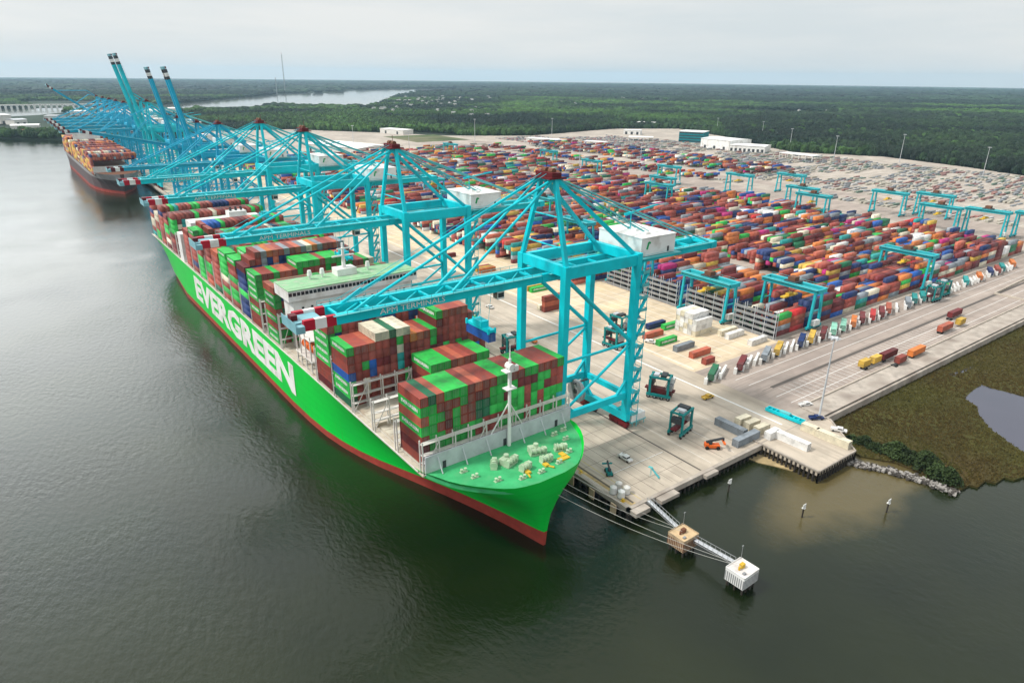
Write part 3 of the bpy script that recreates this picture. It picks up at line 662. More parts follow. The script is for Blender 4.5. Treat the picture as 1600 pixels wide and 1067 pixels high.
# white reefer stack at the quay end of block two
for j in range(5):
    for t in range(4 if j else 3):
        x, y = 262, 197+j*2.6; addc(x+(0 if t % 2 else .15), y, 4.02+t*2.75, math.pi/2, L40, 'white' if (j+t) % 3 else 'cream', '%s tier of the %s column of the white stack facing the apron' % (ORD[t], ORD[j]), 2, 4, True)
for (px, py, c, d) in ((1349, 575, 'yellow', 'nearest of two yellow ones in the trailer lot'), (1366, 569, 'yellow', 'farther of two yellow ones in the trailer lot'), (1386, 561, 'maroon', 'behind the yellow pair in the trailer lot'), (1405, 569, 'brown red', 'between the yellow pair and the orange box'), (1430, 556, 'orange', 'at the end of the near group in the trailer lot'), (1475, 518, 'rust red', 'front of the far group in the trailer lot'), (1499, 509, 'yellow', 'middle of the far group in the trailer lot'), (1490, 496, 'maroon', 'back of the far group in the trailer lot')):
    x, y = G(px, py); addc(x, y, 5.3, math.pi/2, 6.06 if py in (575, 569, 509) else L40, c, d, 3, 4, True)
# boxes parked round the small pier
for (px, py, c, rz, ft, d, z) in (
 (1160, 661, 'cream', math.pi/2-.05, 20, 'first of three cream ones in line beside the white line', 4.02), (1174, 667.5, 'cream', math.pi/2-.05, 20, 'second of three cream ones in line beside the white line', 4.02), (1189, 674.5, 'cream', math.pi/2-.05, 20, 'third of three cream ones in line beside the pier', 4.02),
 (1237, 693, 'white', 0.04, 40, 'long one along the pier edge', 4.02), (1206, 682.5, 'white', math.pi/2, 20, 'short one at the inner end of the pier edge row', 4.02),
 (1266, 675, 'cream', 0.04, 20, 'short one beside the blue green spreader on the pier', 4.02), (1300, 690, 'cream', 0.04, 40, 'long one behind the pickup on the pier', 4.02),
 (1141, 672, 'grey', 0.0, 40, 'long flat one along the end of the apron', 4.02), (1165, 690, 'grey', math.pi/2, 40, 'long flat one by the quay end wall', 4.02)):
    x, y = G(px, py); addc(x, y, z, rz, L40 if ft == 40 else 6.06, c, d, 3, 4, True)

CM = {}
def container_meshes(col, ln):
    if (col, ln) in CM: return CM[(col, ln)]
    hl, hw, h = ln/2, WC/2-.03, HC_-.12
    b = MB(); b.box(-hw+.03, hw-.03, -hl+.03, hl-.03, .12, h-.03)
    for sx in (-1, 1):
        for sy in (-1, 1): b.box(sx*hw-.09, sx*hw+.09, sy*hl-.12, sy*hl+.12, 0, h)
        b.box(sx*hw-.06, sx*hw+.06, -hl, hl, h-.16, h-.01); b.box(sx*hw-.06, sx*hw+.06, -hl, hl, .01, .2)
        nrib = int(ln/0.62)
        for i in range(nrib):
            y = -hl+.4+i*(ln-.8)/(nrib-1); b.box(sx*(hw-.03)-.03, sx*(hw-.03)+.03, y-.12, y+.12, .2, h-.16)
    for sy in (-1, 1): b.box(-hw, hw, sy*hl-.06, sy*hl+.06, h-.16, h-.01); b.box(-hw, hw, sy*hl-.06, sy*hl+.06, .01, .2)
    for x in (-.8, -.35, .35, .8): b.tube((x, -hl-.05, .2), (x, -hl-.05, h-.2), .035, n=4, mi=1)
    b.box(-.03, .03, -hl-.01, -hl+.03, .2, h-.2, 1)
    me = bpy.data.meshes.new('shipping_container'); me.from_pydata([tuple(map(float, v)) for v in b.v], [], b.f)
    me.materials.append(MATS['paint '+col]); me.materials.append(m_rod); me.polygons.foreach_set('material_index', b.m); me.update()
    CM[(col, ln)] = me; return me
def score(c):
    x, y, z, rz, ln, col, desc, exp, key, force = c
    if force: return 1e9
    p = PX(x, y, z+2)
    if not (-10 < p[0] < CW+10 and 0 < p[1] < CH+10): return -1
    d2 = x*x+y*y+(H0-z)**2
    # steel hidden by the near crane or the bay in front still counts; deep tiers hardly show
    return exp*ln/d2*(1.0 if key != 2 else .55)
order = sorted(range(len(CSPEC)), key=lambda i: -score(CSPEC[i]))
IND = set(order[:298])
LM = None
def container_letter(parent):
    global LM
    if LM is None:
        LM = put_text('lettering', 'EVERGREEN', 1.0, (-WC/2-.02, 4.6, 1.0), (0, -1, 0), (0, 0, 1), 9.2, 1.05, m_white, parent, .01, .03)
        return LM
    o = LM.copy(); COL.objects.link(o); o.parent = parent; return o
LABS = []
for i in order[:298]:
    x, y, z, rz, ln, col, desc, exp, key, force = CSPEC[i]
    o = bpy.data.objects.new('shipping_container', container_meshes(col, ln)); COL.objects.link(o)
    o.location = (x, y, z); o.rotation_euler = (0, 0, rz+ (0 if key != 2 else 0))
    if desc.startswith(('first', 'second', 'third', 'fourth', 'fifth', 'sixth', 'seventh', 'eighth', 'ninth', 'ten', 'eleventh', 'twel', 'thir', 'four', 'fif', 'six', 'seven', 'eight', 'nine', 'twen')) and key < 2: lab = '%s container, %s' % (col, desc)
    else: lab = '%s container, %s' % (col, desc)
    if key < 2: lab = lab.replace(' row from the port side, ', ' row from port, ').replace(' tier below the top, ', ' below top, ').replace('stack from the bow', 'stack from the ship bow')
    if key == 2: lab = lab.replace(' row from the water end of the ', ' row from the truck road side of the ')
    wds = lab.split()
    if len(wds) > 16: lab = lab.replace(' from the truck road side', '').replace(' container', ' box'); wds = lab.split()
    LABS.append(lab)
    tag(o, ' '.join(wds[:16]) if len(wds) > 16 else lab, 'container', 'stacked shipping containers')
    if col == 'green' and ln > 10 and (key == 1 or force): container_letter(o)
# all other boxes: one mesh
def stuff_containers(idx, name):
    n = len(idx); V = np.empty((n, 8, 3)); C = np.empty((n, 3)); base = np.array([(-.5, -.5, 0), (.5, -.5, 0), (.5, .5, 0), (-.5, .5, 0), (-.5, -.5, 1), (.5, -.5, 1), (.5, .5, 1), (-.5, .5, 1)])
    rs = np.random.RandomState(3)
    for j, i in enumerate(idx):
        x, y, z, rz, ln, col = CSPEC[i][:6]; q = base*np.array([WC-.06, ln-.06, (HC_ if CSPEC[i][8] in (0, 1) else 2.75)-.08]); ca, sa = math.cos(rz), math.sin(rz)
        V[j, :, 0] = x+q[:, 0]*ca-q[:, 1]*sa; V[j, :, 1] = y+q[:, 0]*sa+q[:, 1]*ca; V[j, :, 2] = z+q[:, 2]
        C[j] = np.clip(np.array(CC[col])*rs.uniform(.68, 1.25)+rs.uniform(0, .05)**1.3, 0, 1)
    F = (np.array(BOXF[1:])[None]+8*np.arange(n)[:, None, None]).reshape(-1)
    me = bpy.data.meshes.new(name); nf = n*5
    me.vertices.add(n*8); me.vertices.foreach_set('co', V.ravel()); me.loops.add(nf*4); me.loops.foreach_set('vertex_index', F.astype(np.int32))
    me.polygons.add(nf); me.polygons.foreach_set('loop_start', np.arange(nf)*4); me.polygons.foreach_set('loop_total', np.full(nf, 4))
    me.update(calc_edges=True)
    at = me.attributes.new('Col', 'FLOAT_COLOR', 'POINT'); cc = np.ones((n, 8, 4)); cc[:, :, :3] = C[:, None, :]; at.data.foreach_set('color', cc.ravel())
    m = bpy.data.materials.new('mixed container paint'); m.use_nodes = True; t = m.node_tree; bs = t.nodes['Principled BSDF']; bs.inputs['Roughness'].default_value = .55; bs.inputs['Specular IOR Level'].default_value = .2
    an = t.nodes.new('ShaderNodeAttribute'); an.attribute_name = 'Col'; nz_ = t.nodes.new('ShaderNodeTexNoise'); nz_.inputs['Scale'].default_value = .4; nz_.inputs['Detail'].default_value = 5
    g0 = t.nodes.new('ShaderNodeNewGeometry'); t.links.new(g0.outputs['Position'], nz_.inputs['Vector'])
    mr_ = t.nodes.new('ShaderNodeMapRange'); mr_.inputs[1].default_value = .3; mr_.inputs[2].default_value = .7; mr_.inputs[3].default_value = .75; mr_.inputs[4].default_value = 1.15; t.links.new(nz_.outputs['Fac'], mr_.inputs[0])
    hs_ = t.nodes.new('ShaderNodeHueSaturation'); t.links.new(an.outputs['Color'], hs_.inputs['Color']); t.links.new(mr_.outputs[0], hs_.inputs['Value']); t.links.new(hs_.outputs[0], bs.inputs['Base Color'])
    me.materials.append(m); o = bpy.data.objects.new(name, me); COL.objects.link(o)
    return tag(o, 'hundreds of smaller mixed colour containers filling the rest of ship and yard', 'containers', kind='stuff')
stuff_containers([i for i in order[298:]], 'container_stacks')

# ------------------------------------------------------------------ reefer racks at the quay end of the first blocks
def reefer_rack(k, lab):
    t = thing('reefer_rack', (286.2, 172+31*k-.5, 4), 0, lab, 'rack', 'steel reefer racks')
    b = MB()
    for z in np.arange(.4, 14, 2.75): b.box(-1.4, .6, 0, 24, z-.25, z+.25); b.box(-1.45, -1.35, 0, 24, z+.25, z+1.15)
    b.build('platform', m_grey, t)
    b = MB()
    for y in np.arange(0, 24.1, 6): b.box(-1.5, -1.2, y-.12, y+.12, 0, 14.6); b.box(.3, .6, y-.12, y+.12, 0, 14.6)
    b.build('frame', m_ltgrey, t)
    b = MB()
    for z in np.arange(1.0, 13, 2.75):
        for y in np.arange(1.5, 24, 3): b.box(-.2, .6, y-.9, y+.9, z+.3, z+1.1)
    b.build('plug_panel', m_dark, t)
for k, lab in ((0, 'grey slatted reefer rack at the quay end of the nearest yard block'), (1, 'grey slatted reefer rack half hidden behind the white reefer stack'), (2, 'grey slatted reefer rack behind the near crane stair tower'), (3, 'grey slatted reefer rack fourth along, seen between crane legs')): reefer_rack(k, lab)

# ------------------------------------------------------------------ ship to shore cranes
def sts_crane(loc, ang, label, mt, sc=1.0, troll=-24.0, full=True, text=None, group='ship to shore cranes along the quay'):
    gw = 1.35 if ang > 1 else .65
    t = thing('quay_crane', loc, 0, label, 'crane', group); t.scale = (sc, sc, sc)
    W_, GX = 11.0, 31.0; ZT = 62.0
    for x in (0, GX):
        for y in (-W_, W_):
            b = MB(); b.box(x-1.1, x+1.1, y-1.25, y+1.25, 6, ZT+3); b.build('leg', mt, t)
    for x in (0, GX):
        b = MB(); b.box(x-1.0, x+1.0, -12.6, 12.6, 3.4, 6.1); 
        b.bar((x, -W_, 9.5), (x, -W_+4, 6), .9, .9); b.bar((x, W_, 9.5), (x, W_-4, 6), .9, .9)
        b.build('sill_beam', mt, t)
        for y in (-8.2, 8.2):
            b = MB(); b.box(x-.75, x+.75, y-4.6, y+4.6, 1.5, 2.5); b.box(x-.6, x+.6, y-2.4, y+2.4, 2.5, 3.4)
            for q in (-3.4, -1.2, 1.2, 3.4): b.box(x-.7, x+.7, y+q-.95, y+q+.95, .6, 1.5)
            for q in (-4, -2.8, -1.7, -.6, .6, 1.7, 2.8, 4): b.tube((x-.25, y+q, .42), (x+.25, y+q, .42), .42, n=10, mi=1)
            b.build('bogie', [m_dkred, m_dark], t)
    for y in (-W_, W_):
        b = MB(); b.box(1.1, GX-1.1, y-.7, y+.7, 12.2, 14.6); b.bar((1, y, 19), (6, y, 13.5), .8, 1.0); b.bar((GX-1, y, 19), (GX-6, y, 13.5), .8, 1.0)
        b.build('portal_beam', mt, t)
        b = MB(); b.box(1.1, GX-1.1, y-.9, y+.9, ZT-1.0, ZT+2.6); b.build('upper_beam', mt, t)
        b = MB(); b.tube((1, y, 33), (GX-1, y, 33.5), .5); b.tube((.8, y, ZT-1.5), (GX-1, y, 34.5), .72); b.tube((GX-1, y, 32.5), (1, y, 15), .5); b.build('brace', mt, t)
    for x in (0, GX):
        b = MB(); b.box(x-.95, x+.95, -W_+1.25, W_-1.25, ZT-.2, ZT+3.0); b.build('cross_beam', mt, t)
    for y in (W_,):
        b = MB(); b.box(GX-.7, GX+.7, -W_+1.2, W_-1.2, 12.4, 14.4); b.build('portal_tie', mt, t)
    # fixed girders
    b = MB()
    for y in (-4, 4): b.box(-4, 78, y-.65, y+.65, ZT-3.0, ZT-.3)
    for x in np.arange(4, 78, 9): b.box(x-.3, x+.3, -4, 4, ZT-1.4, ZT-.7)
    b.box(77, 80, -5, 5, ZT-3, ZT-.4)
    b.build('backreach_girder', mt, t)
    b = MB()
    for y in (-5.6, 5.6): b.box(-2, 77, y-.5, y+.5, ZT-.35, ZT-.25); b.box(-2, 77, y*1.08-.04, y*1.08+.04, ZT+.65, ZT+.75); [b.box(x-.04, x+.04, y*1.08-.04, y*1.08+.04, ZT-.3, ZT+.7) for x in np.arange(0, 77, 3.5)]
    b.build('walkway', m_tealp, t)
    ca, sa = math.cos(ang), math.sin(ang)
    def rot(p):
        dx, dz = p[0]+4, p[2]-(ZT-1.5); return (-4+dx*ca+dz*sa, p[1], ZT-1.5-dx*sa*1.0+dz*ca)
    def rb(b):
        if ang: b.v = [rot(v) for v in b.v]
        return b
    b = MB()
    for y in (-4, 4): b.box(-71, -4.2, y-gw, y+gw, ZT-3.0, ZT-.3)
    for x in np.arange(-70, -6, 9): b.box(x-.3, x+.3, -4, 4, ZT-1.2, ZT-.6); b.bar((x, -4, ZT-.9), (x+9 if x+9 < -5 else -5, 4, ZT-.9), .3, .3)
    boom = rb(b).build('boom', mt, t)
    for y in (-4, 4):
        b = MB(); b.box(-73.6, -71, y-gw, y+gw, ZT-3.01, ZT-.29, 0); b.box(-76.6, -73.6, y-gw, y+gw, ZT-3.01, ZT-.29, 1); b.box(-79.5, -76.6, y-gw, y+gw, ZT-3.01, ZT-.29, 0)
        rb(b).build('boom_tip_stripe', [m_red if (ang < 1 and mt is m_teal) else m_dkred if ang < 1 else m_dark, m_white], boom)
    b = MB(); b.box(-81.8, -79.5, -5.4, 5.4, ZT-3.2, ZT-1.4); b.box(-81, -74, -3.2, 3.2, ZT-1.2, ZT-1.0); b.box(-81.5, -79.8, -1.2, 1.2, ZT-1.4, ZT+.4, 1)
    b.box(-81.8, -81.7, -5.4, 5.4, ZT-1.4, ZT-.4)
    rb(b).build('boom_tip_platform', [mat('tip platform blue grey', (0.20, 0.42, 0.48), .5), m_dkred], boom)
    b = MB()
    for y in (-5.5, 5.5):
        b.box(-72, -5, y-.45, y+.45, ZT-.35, ZT-.25); b.box(-72, -5, y*1.08-.04, y*1.08+.04, ZT+.65, ZT+.75)
        for x in np.arange(-72, -5, 3.5): b.box(x-.05, x+.05, y*1.08-.05, y*1.08+.05, ZT-.3, ZT+.7)
    rb(b).build('boom_walkway', m_tealp, boom)
    if text: put_text('boom_lettering', text, 2, (-59, -4.72, ZT-2.5), (1, 0, 0), (0, 0, 1), 20, 1.5, m_white, boom, .02, .0)
    # apex frame
    AP = (1.0, 3.2, 90.5)
    b = MB()
    for s in (-1, 1):
        b.bar((0, s*W_, ZT+2.5), (AP[0], s*AP[1], AP[2]), 1.25, 1.35)
    for z in (70, 79): k = (z-ZT-2.5)/(AP[2]-ZT-2.5); yy = W_+(AP[1]-W_)*k; b.tube((AP[0]*k, -yy, z), (AP[0]*k, yy, z), .25)
    b.build('apex_frame', mt, t)
    b = MB()
    for s in (-1, 1): b.bar((AP[0]+.5, s*AP[1], AP[2]-.5), (GX, s*(W_-1.5), ZT+2.2), 1.1, 1.2)
    b.build('back_strut', mt, t)
    b = MB(); b.box(-2.2, 4.2, -4.6, 4.6, AP[2]-.3, AP[2]+.1); b.box(-.8, 2.8, -4.0, 4.0, AP[2]+.1, AP[2]+1.5, 0); b.tube((1, -2.6, AP[2]+1.8), (1, -.6, AP[2]+1.8), .9, n=10, mi=1); b.tube((1, .6, AP[2]+1.8), (1, 2.6, AP[2]+1.8), .9, n=10, mi=1); b.box(-2, 4, -4.6, -4.5, AP[2]+.9, AP[2]+1.0); b.box(-2, 4, 4.5, 4.6, AP[2]+.9, AP[2]+1.0)
    b.tube((3.4, 4.0, AP[2]), (3.4, 4.0, AP[2]+4.5), .12, n=5)
    b.build('apex_platform', [m_dkred, m_rust], t)
    b = MB()
    for s in (-1, 1):
        b.tube((AP[0], s*3.2, AP[2]), (56, s*4, ZT-.3), .30); b.tube((AP[0], s*3.2, AP[2]), (76, s*4, ZT-.3), .30)
        b.tube((AP[0]+1, s*2.5, AP[2]-1), (56, s*3.2, ZT+1.5), .14)
    b.build('backstay', m_tealp, t)
    b = MB()
    for s in (-1, 1):
        for xx, rr in ((-36, .42), (-66, .42)):
            q = (xx, s*4, ZT-.3)
            if ang:
                q = rot(q); k = .55
                b.tube((AP[0], s*3.2, AP[2]), (-9+ (0 if xx == -36 else -2), s*4, AP[2]+ (3 if xx == -36 else 9)), rr*.7); b.tube((-9+(0 if xx == -36 else -2), s*4, AP[2]+(3 if xx == -36 else 9)), q, rr*.7)
            else: b.tube((AP[0], s*3.2, AP[2]), q, rr)
        if not ang: b.tube((AP[0], s*1.2, AP[2]+1.8), (-70, s*2.4, ZT+.6), .07, n=4); b.bar((-36, s*4, ZT-.3), (-30, s*4, ZT+3.0), .5, .5); b.bar((-66, s*4, ZT-.3), (-60, s*4, ZT+2.8), .5, .5)
    b.build('forestay', mt, t)
    # machinery house
    b = MB(); b.box(33.5, 50, -10, 10.5, ZT+.9, ZT+7.0); b.box(33.3, 50.2, -10.2, 10.7, ZT+7.0, ZT+7.3, 0)
    for y in (-6, 0, 5): b.box(40+y*.2, 42+y*.2, y-.8, y+.8, ZT+7.3, ZT+8.0, 0)
    mh = b.build('machinery_house', m_white, t)
    b = MB(); b.box(46.2, 47.1, -10.06, -9.95, ZT+1.2, ZT+3.1); b.build('door', m_dark, mh)
    b = MB(); b.bar((36.2, -10.05, ZT+3.2), (36.9, -10.05, ZT+5.6), .1, .8); b.bar((36.9, -10.05, ZT+5.6), (37.8, -10.05, ZT+5.2), .1, .6)
    b.build('logo', mat('logo green', (0.02, 0.35, 0.12), .5), mh)
    b = MB(); b.box(32.4, 52, -11.6, 11.6, ZT+.4, ZT+.7); b.box(32.4, 52, -11.6, -11.5, ZT+1.8, ZT+1.9); b.box(51.9, 52, -11.6, 11.6, ZT+1.8, ZT+1.9); b.build('house_platform', m_tealp, t)
    b = MB(); b.tube((41, 3, ZT+7.2), (41, 3, ZT+13), .2, n=5); b.bar((41, 3, ZT+13), (54, 3, ZT+14.5), .35, .5); b.bar((41, 3, ZT+13), (38, 3, ZT+12.6), .8, .8); b.build('service_jib', mt, t)
    # trolley, cab, spreader
    tx = troll
    b = MB(); b.box(tx-4, tx+4, -3.3, 3.3, ZT-3.4, ZT-2.6); b.box(tx-3, tx+3, -3.2, 3.2, ZT-2.6, ZT-1.7); b.build('trolley', mat('trolley blue grey', (0.08, 0.28, 0.33), .5), t)
    cab = MB(); cab.box(tx+4.5, tx+7, -2.6, -.2, ZT-6.2, ZT-3.3); cb = cab.build('operator_cab', m_white, t)
    b = MB(); b.box(tx+4.4, tx+4.48, -2.4, -.4, ZT-5.9, ZT-4.0); b.box(tx+4.7, tx+6.8, -2.68, -2.6, ZT-5.6, ZT-4.2); b.build('cab_window', m_glass, cb)
    if full:
        zs = 47.2; b = MB(); b.box(tx-1.2, tx+1.2, -6, 6, zs, zs+.8); b.box(tx-1.4, tx+1.4, -2.4, 2.4, zs+.8, zs+2.6)
        for sx in (-1, 1):
            for sy in (-1, 1): b.tube((tx+sx*1.2, sy*2.4, zs+2), (tx+sx*2.2, sy*2.6, ZT-3), .07, n=4); b.box(tx+sx*1.2-.25, tx+sx*1.2+.25, sy*6-.3, sy*6+.3, zs-.3, zs+1.4)
        b.build('spreader', m_teal, t)
    # stair tower on the landside leg, base cabin, cable reel
    b = MB(); x0 = GX+1.3
    for i in range(13):
        z = 5+i*4.4; b.box(x0, x0+3.2, -W_-1.8, -W_+1.4, z, z+.18, 0)
        b.bar((x0+.3, -W_-1.2 if i % 2 else -W_+.9, z+.1), (x0+2.9, -W_-1.2 if i % 2 else -W_+.9, z+4.4), .9, .7, 0); b.box(x0+.1, x0+3.3, -W_-1.9, -W_-1.8, z+.1, z+1.2, 1)
        b.box(x0+3.1, x0+3.2, -W_-1.8, -W_+1.4, z+.9, z+1.1, 1)
    for q in ((x0+3.1, -W_-1.7), (x0+3.1, -W_+1.3)): b.box(q[0]-.08, q[0]+.08, q[1]-.08, q[1]+.08, 0, 62)
    b.build('stair_tower', [mt, m_tealp], t)
    b = MB(); b.box(x0+.5, x0+7.5, -W_-1.6, -W_+1.6, 2.2, 4.9); cbn = b.build('base_cabin', m_white, t)
    b = MB()
    for k in (1, 4, 7): b.bar((x0+k, -W_-1.7, 0.4), (x0+k, -W_-1.7, 2.2), .2, .2); b.bar((x0+k, -W_+1.7, .4), (x0+k, -W_+1.7, 2.2), .2, .2)
    b.box(x0, x0+8, -W_-1.8, -W_+1.8, 1.9, 2.2); b.build('cabin_frame', m_tealp, t)
    b = MB(); b.tube((GX-7, W_-2.5, 9), (GX-5.8, W_-2.5, 9), 4.4, n=20); b.tube((GX-7.2, W_-2.5, 9), (GX-5.6, W_-2.5, 9), 1.0, n=10, mi=1); b.box(GX-8, GX-1, W_-3, W_-2, 12.2, 12.6, 1)
    b.build('cable_reel', [m_grey, m_dark], t)
    return t
XR = 130.5
TXT = 'APM TERMINALS'
c1 = sts_crane((XR, 161, 4), 0, 'nearest blue green quay crane standing at the bow of the green ship', m_teal, 1, -24, True, TXT)
def cdup(src, y, lab): return dup(src, (XR, y, 4), 0, lab)
c2 = cdup(c1, 265, 'second nearest blue green quay crane with its boom over the deckhouse aft')
c3 = cdup(c1, 370, 'third nearest blue green quay crane with boom lowered over stern containers')
c4 = cdup(c1, 446, 'fourth quay crane, boom lowered over the stern end of the green ship')
b1 = sts_crane((XR, 548, 4), 0, 'bluer quay crane with lowered boom just beyond the green ship', m_tealb, .93, -10, False)
up = sts_crane((XR, 616, 4), rad(79), 'blue quay crane with raised boom, rightmost of the four tall raised booms', m_tealb, .90, 8, False)
dup(up, (XR, 688, 4), 0, 'blue quay crane with raised boom, third from the left of the four tall raised booms')
part = sts_crane((XR, 742, 4), rad(12), 'blue quay crane with its boom tipped slightly upward beside the second ship', m_tealb, .90, 8, False)
upA = sts_crane((XR, 868, 4), rad(78), 'raised boom quay crane at the far left of the raised four, beyond its twin', m_teal, 1.0, 8, False)
dup(upA, (XR, 832, 4), 0, 'tall raised boom quay crane just in front of its leftmost twin')
far_l = ['first of the lowered cranes beyond the tallest raised boom', 'second of the lowered cranes beyond the tallest raised boom', 'third of the lowered cranes beyond the tallest raised boom', 'fourth of the lowered cranes beyond the tallest raised boom', 'fifth of the lowered cranes beyond the tallest raised boom']
for y, lb_ in zip((935, 995, 1058, 1122, 1188), far_l): dup(b1, (XR, y, 4), 0, 'distant quay crane, '+lb_)
sts_crane((XR, 1262, 4), rad(38), 'farthest quay crane with its boom half raised against the distant woods', m_tealb, .93, 8, False)
# blue container carried by the near crane
o = bpy.data.objects.new('shipping_container', container_meshes('blue', L40)); COL.objects.link(o); o.location = (XR-24, 161, 4+47.2-2.95)
tag(o, 'blue container hanging from the spreader of the nearest quay crane', 'container', 'stacked shipping containers')

# ------------------------------------------------------------------ yard gantry cranes
def gantry(loc, lab):
    t = thing('yard_gantry_crane', loc, 0, lab, 'gantry crane', 'teal gantry cranes over the container blocks')
    for sy in (-1, 1):
        for sx in (-1, 1):
            b = MB(); b.bar((sx*4.4, sy*14.3, 1.6), (sx*3.0, sy*14.3, 19.5), 1.1, 1.25); b.build('leg', m_teal2, t)
        b = MB(); b.box(-6.5, 6.5, sy*14.3-.6, sy*14.3+.6, 1.0, 2.2); b.build('sill_beam', m_teal2, t)
        b = MB(); b.bar((-3.7, sy*14.3, 10), (3.7, sy*14.3, 10), .5, .5); b.build('leg_tie', m_teal2, t)
        b = MB()
        for x in (-5.4, -3.6, 3.6, 5.4): b.tube((x, sy*14.3-.3, .5), (x, sy*14.3+.3, .5), .5, n=10)
        b.box(-5.8, 5.8, sy*14.3-.15, sy*14.3+.15, .5, .95); b.build('bogie', m_dark, t)
    b = MB()
    for x in (-3.2, 3.2): b.box(x-.7, x+.7, -16, 16, 19.3, 21.6)
    for y in (-15.7, 15.7): b.box(-3.9, 3.9, y-.5, y+.5, 19.4, 21.5)
    b.build('girder', m_teal2, t)
    b = MB()
    for x in (-4.6, 4.6):
        b.box(x-.45, x+.45, -16, 16, 21.4, 21.5); b.box(x*1.08-.05, x*1.08+.05, -16, 16, 22.4, 22.5)
        for y in np.arange(-16, 16.1, 4): b.box(x*1.08-.05, x*1.08+.05, y-.05, y+.05, 21.5, 22.5)
    b.build('walkway', m_tealp, t)
    b = MB(); b.box(-3, 3, -3, 4, 21.7, 22.4); b.box(-2, 2, -1.5, 2.5, 22.4, 24.4, 1); b.build('trolley', [m_dark, m_rust], t)
    b = MB(); b.box(-6.1, 6.1, .2, 2.7, 13.6, 14.3); b.box(-2, 2, .4, 2.5, 14.3, 15.4)
    for x in (-1.8, 1.8): b.tube((x, 1.4, 15.4), (x, 1.4, 21.7), .06, n=4)
    b.build('spreader', m_yellow, t)
    b = MB(); b.box(-2.6, 2.6, -16.2, -14.2, 2.4, 5.0); b.build('electrical_cabin', m_white, t)
    return t
m_teal2 = mat('gantry teal', (0.02, 0.40, 0.46), .45, var=.08)
def by(k): return 172+31*k+11.2
G0 = gantry((315, by(0), 4), 'teal gantry crane over the quay end of the nearest yard block')
gl = [(287, 1, 'teal gantry crane beside the white reefer stack on the second block'), (438, 0, 'teal gantry crane midway along the nearest yard block'), (292, 3, 'teal gantry crane at the quay end of the fourth block behind the crane legs'),
 (330, 6, 'teal gantry crane near the quay end of the seventh block'), (372, 9, 'teal gantry crane partway inland on the tenth block'), (318, 11, 'teal gantry crane near the quay end of the twelfth block'), (352, 14, 'teal gantry crane partway inland on the fifteenth block'),
 (305, 17, 'teal gantry crane near the quay end of the eighteenth block'), (340, 20, 'teal gantry crane near the quay end of the twenty-first block'),
 (590, 5, 'teal gantry crane at the inland end of the sixth block'), (622, 6, 'teal gantry crane at the inland end of the seventh block'), (628, 2, 'teal gantry crane at the inland end of the third block'), (690, 3, 'teal gantry crane standing beyond the inland end of the fourth block'),
 (640, 1, 'teal gantry crane at the inland end of the second block'), (655, 0, 'teal gantry crane at the far inland end of the nearest block'), (668, 4, 'teal gantry crane standing beyond the inland end of the fifth block'), (700, 8, 'teal gantry crane at the inland end of the ninth block'), (650, 9, 'teal gantry crane at the inland end of the tenth block'),
 (520, 9, 'teal gantry crane two thirds inland on the tenth block with others beside'), (560, 10, 'teal gantry crane well inland on the eleventh block'), (640, 12, 'teal gantry crane at the inland end of the thirteenth block'), (600, 15, 'teal gantry crane at the inland end of the sixteenth block'), (630, 19, 'teal gantry crane at the inland end of the twentieth block'), (560, 24, 'teal gantry crane well inland on the twenty-fifth block')]
for x, k, lab in gl: dup(G0, (x, by(k), 4), 0, lab)

# ------------------------------------------------------------------ shuttle carriers and other yard vehicles
def wheel(b, x, y, r, wd, mi): b.tube((x-wd/2, y, r), (x+wd/2, y, r), r, n=14, mi=mi)
def carrier(loc, rz, lab):
    t = thing('straddle_carrier', loc, rz, lab, 'straddle carrier', 'teal straddle carriers on the apron')
    for s in (-1, 1):
        b = MB(); b.box(s*2.3-.35, s*2.3+.35, -4.8, 4.8, 1.2, 2.2)
        for y in (-3.6, 3.6): b.box(s*2.3-.3, s*2.3+.3, y-.45, y+.45, 2.2, 9.0)
        b.box(s*2.3-.3, s*2.3+.3, -4.2, 4.2, 8.7, 9.5); b.build('side_frame', m_carbluegreen, t)
        for y in (-3.9, -1.4, 1.4, 3.9):
            b = MB(); wheel(b, s*2.3, y, .85, .6, 0); b.tube((s*2.3-.32, y, .85), (s*2.3+.32, y, .85), .35, n=8, mi=1); b.build('wheel', [m_black, m_grey], t)
    b = MB()
    for y in (-3.6, 3.6): b.box(-2.3, 2.3, y-.3, y+.3, 8.8, 9.4)
    b.build('top_beam', m_carbluegreen, t)
    b = MB(); b.box(-2.0, 2.0, -2.4, -.2, 9.4, 10.4); b.box(-1.9, 1.0, .6, 2.6, 9.4, 10.2, 1); b.build('engine_pack', [m_dark, m_ltgrey], t)
    b = MB(); b.box(.9, 2.9, -5.2, -3.2, 6.3, 8.4); cb = b.build('cab', m_white, t)
    b = MB(); b.box(1.0, 2.8, -5.28, -5.2, 6.7, 8.1); b.box(2.9, 2.98, -5.0, -3.4, 6.8, 8.1); b.build('cab_window', m_glass, cb)
    b = MB(); b.box(-1.9, 1.9, -5.0, -2.6, 4.2, 6.2); b.box(-1.9, 1.9, 2.4, 4.4, 5.4, 7.4, 1); b.build('power_unit', [m_grey, m_dark], t)
    b = MB(); b.box(-1.1, 1.1, -5.9, 5.9, 3.3, 3.9)
    for s in (-1, 1):
        for y in (-1.5, 1.5): b.tube((s*.9, y, 3.9), (s*1.9, y*2.2, 8.8), .06, n=4)
    b.build('spreader', m_dkred, t)
    return t
x, y = G(1062, 676); K0 = carrier((x, y, 4), math.pi/2+.25, 'straddle carrier nearest the camera on the open apron')
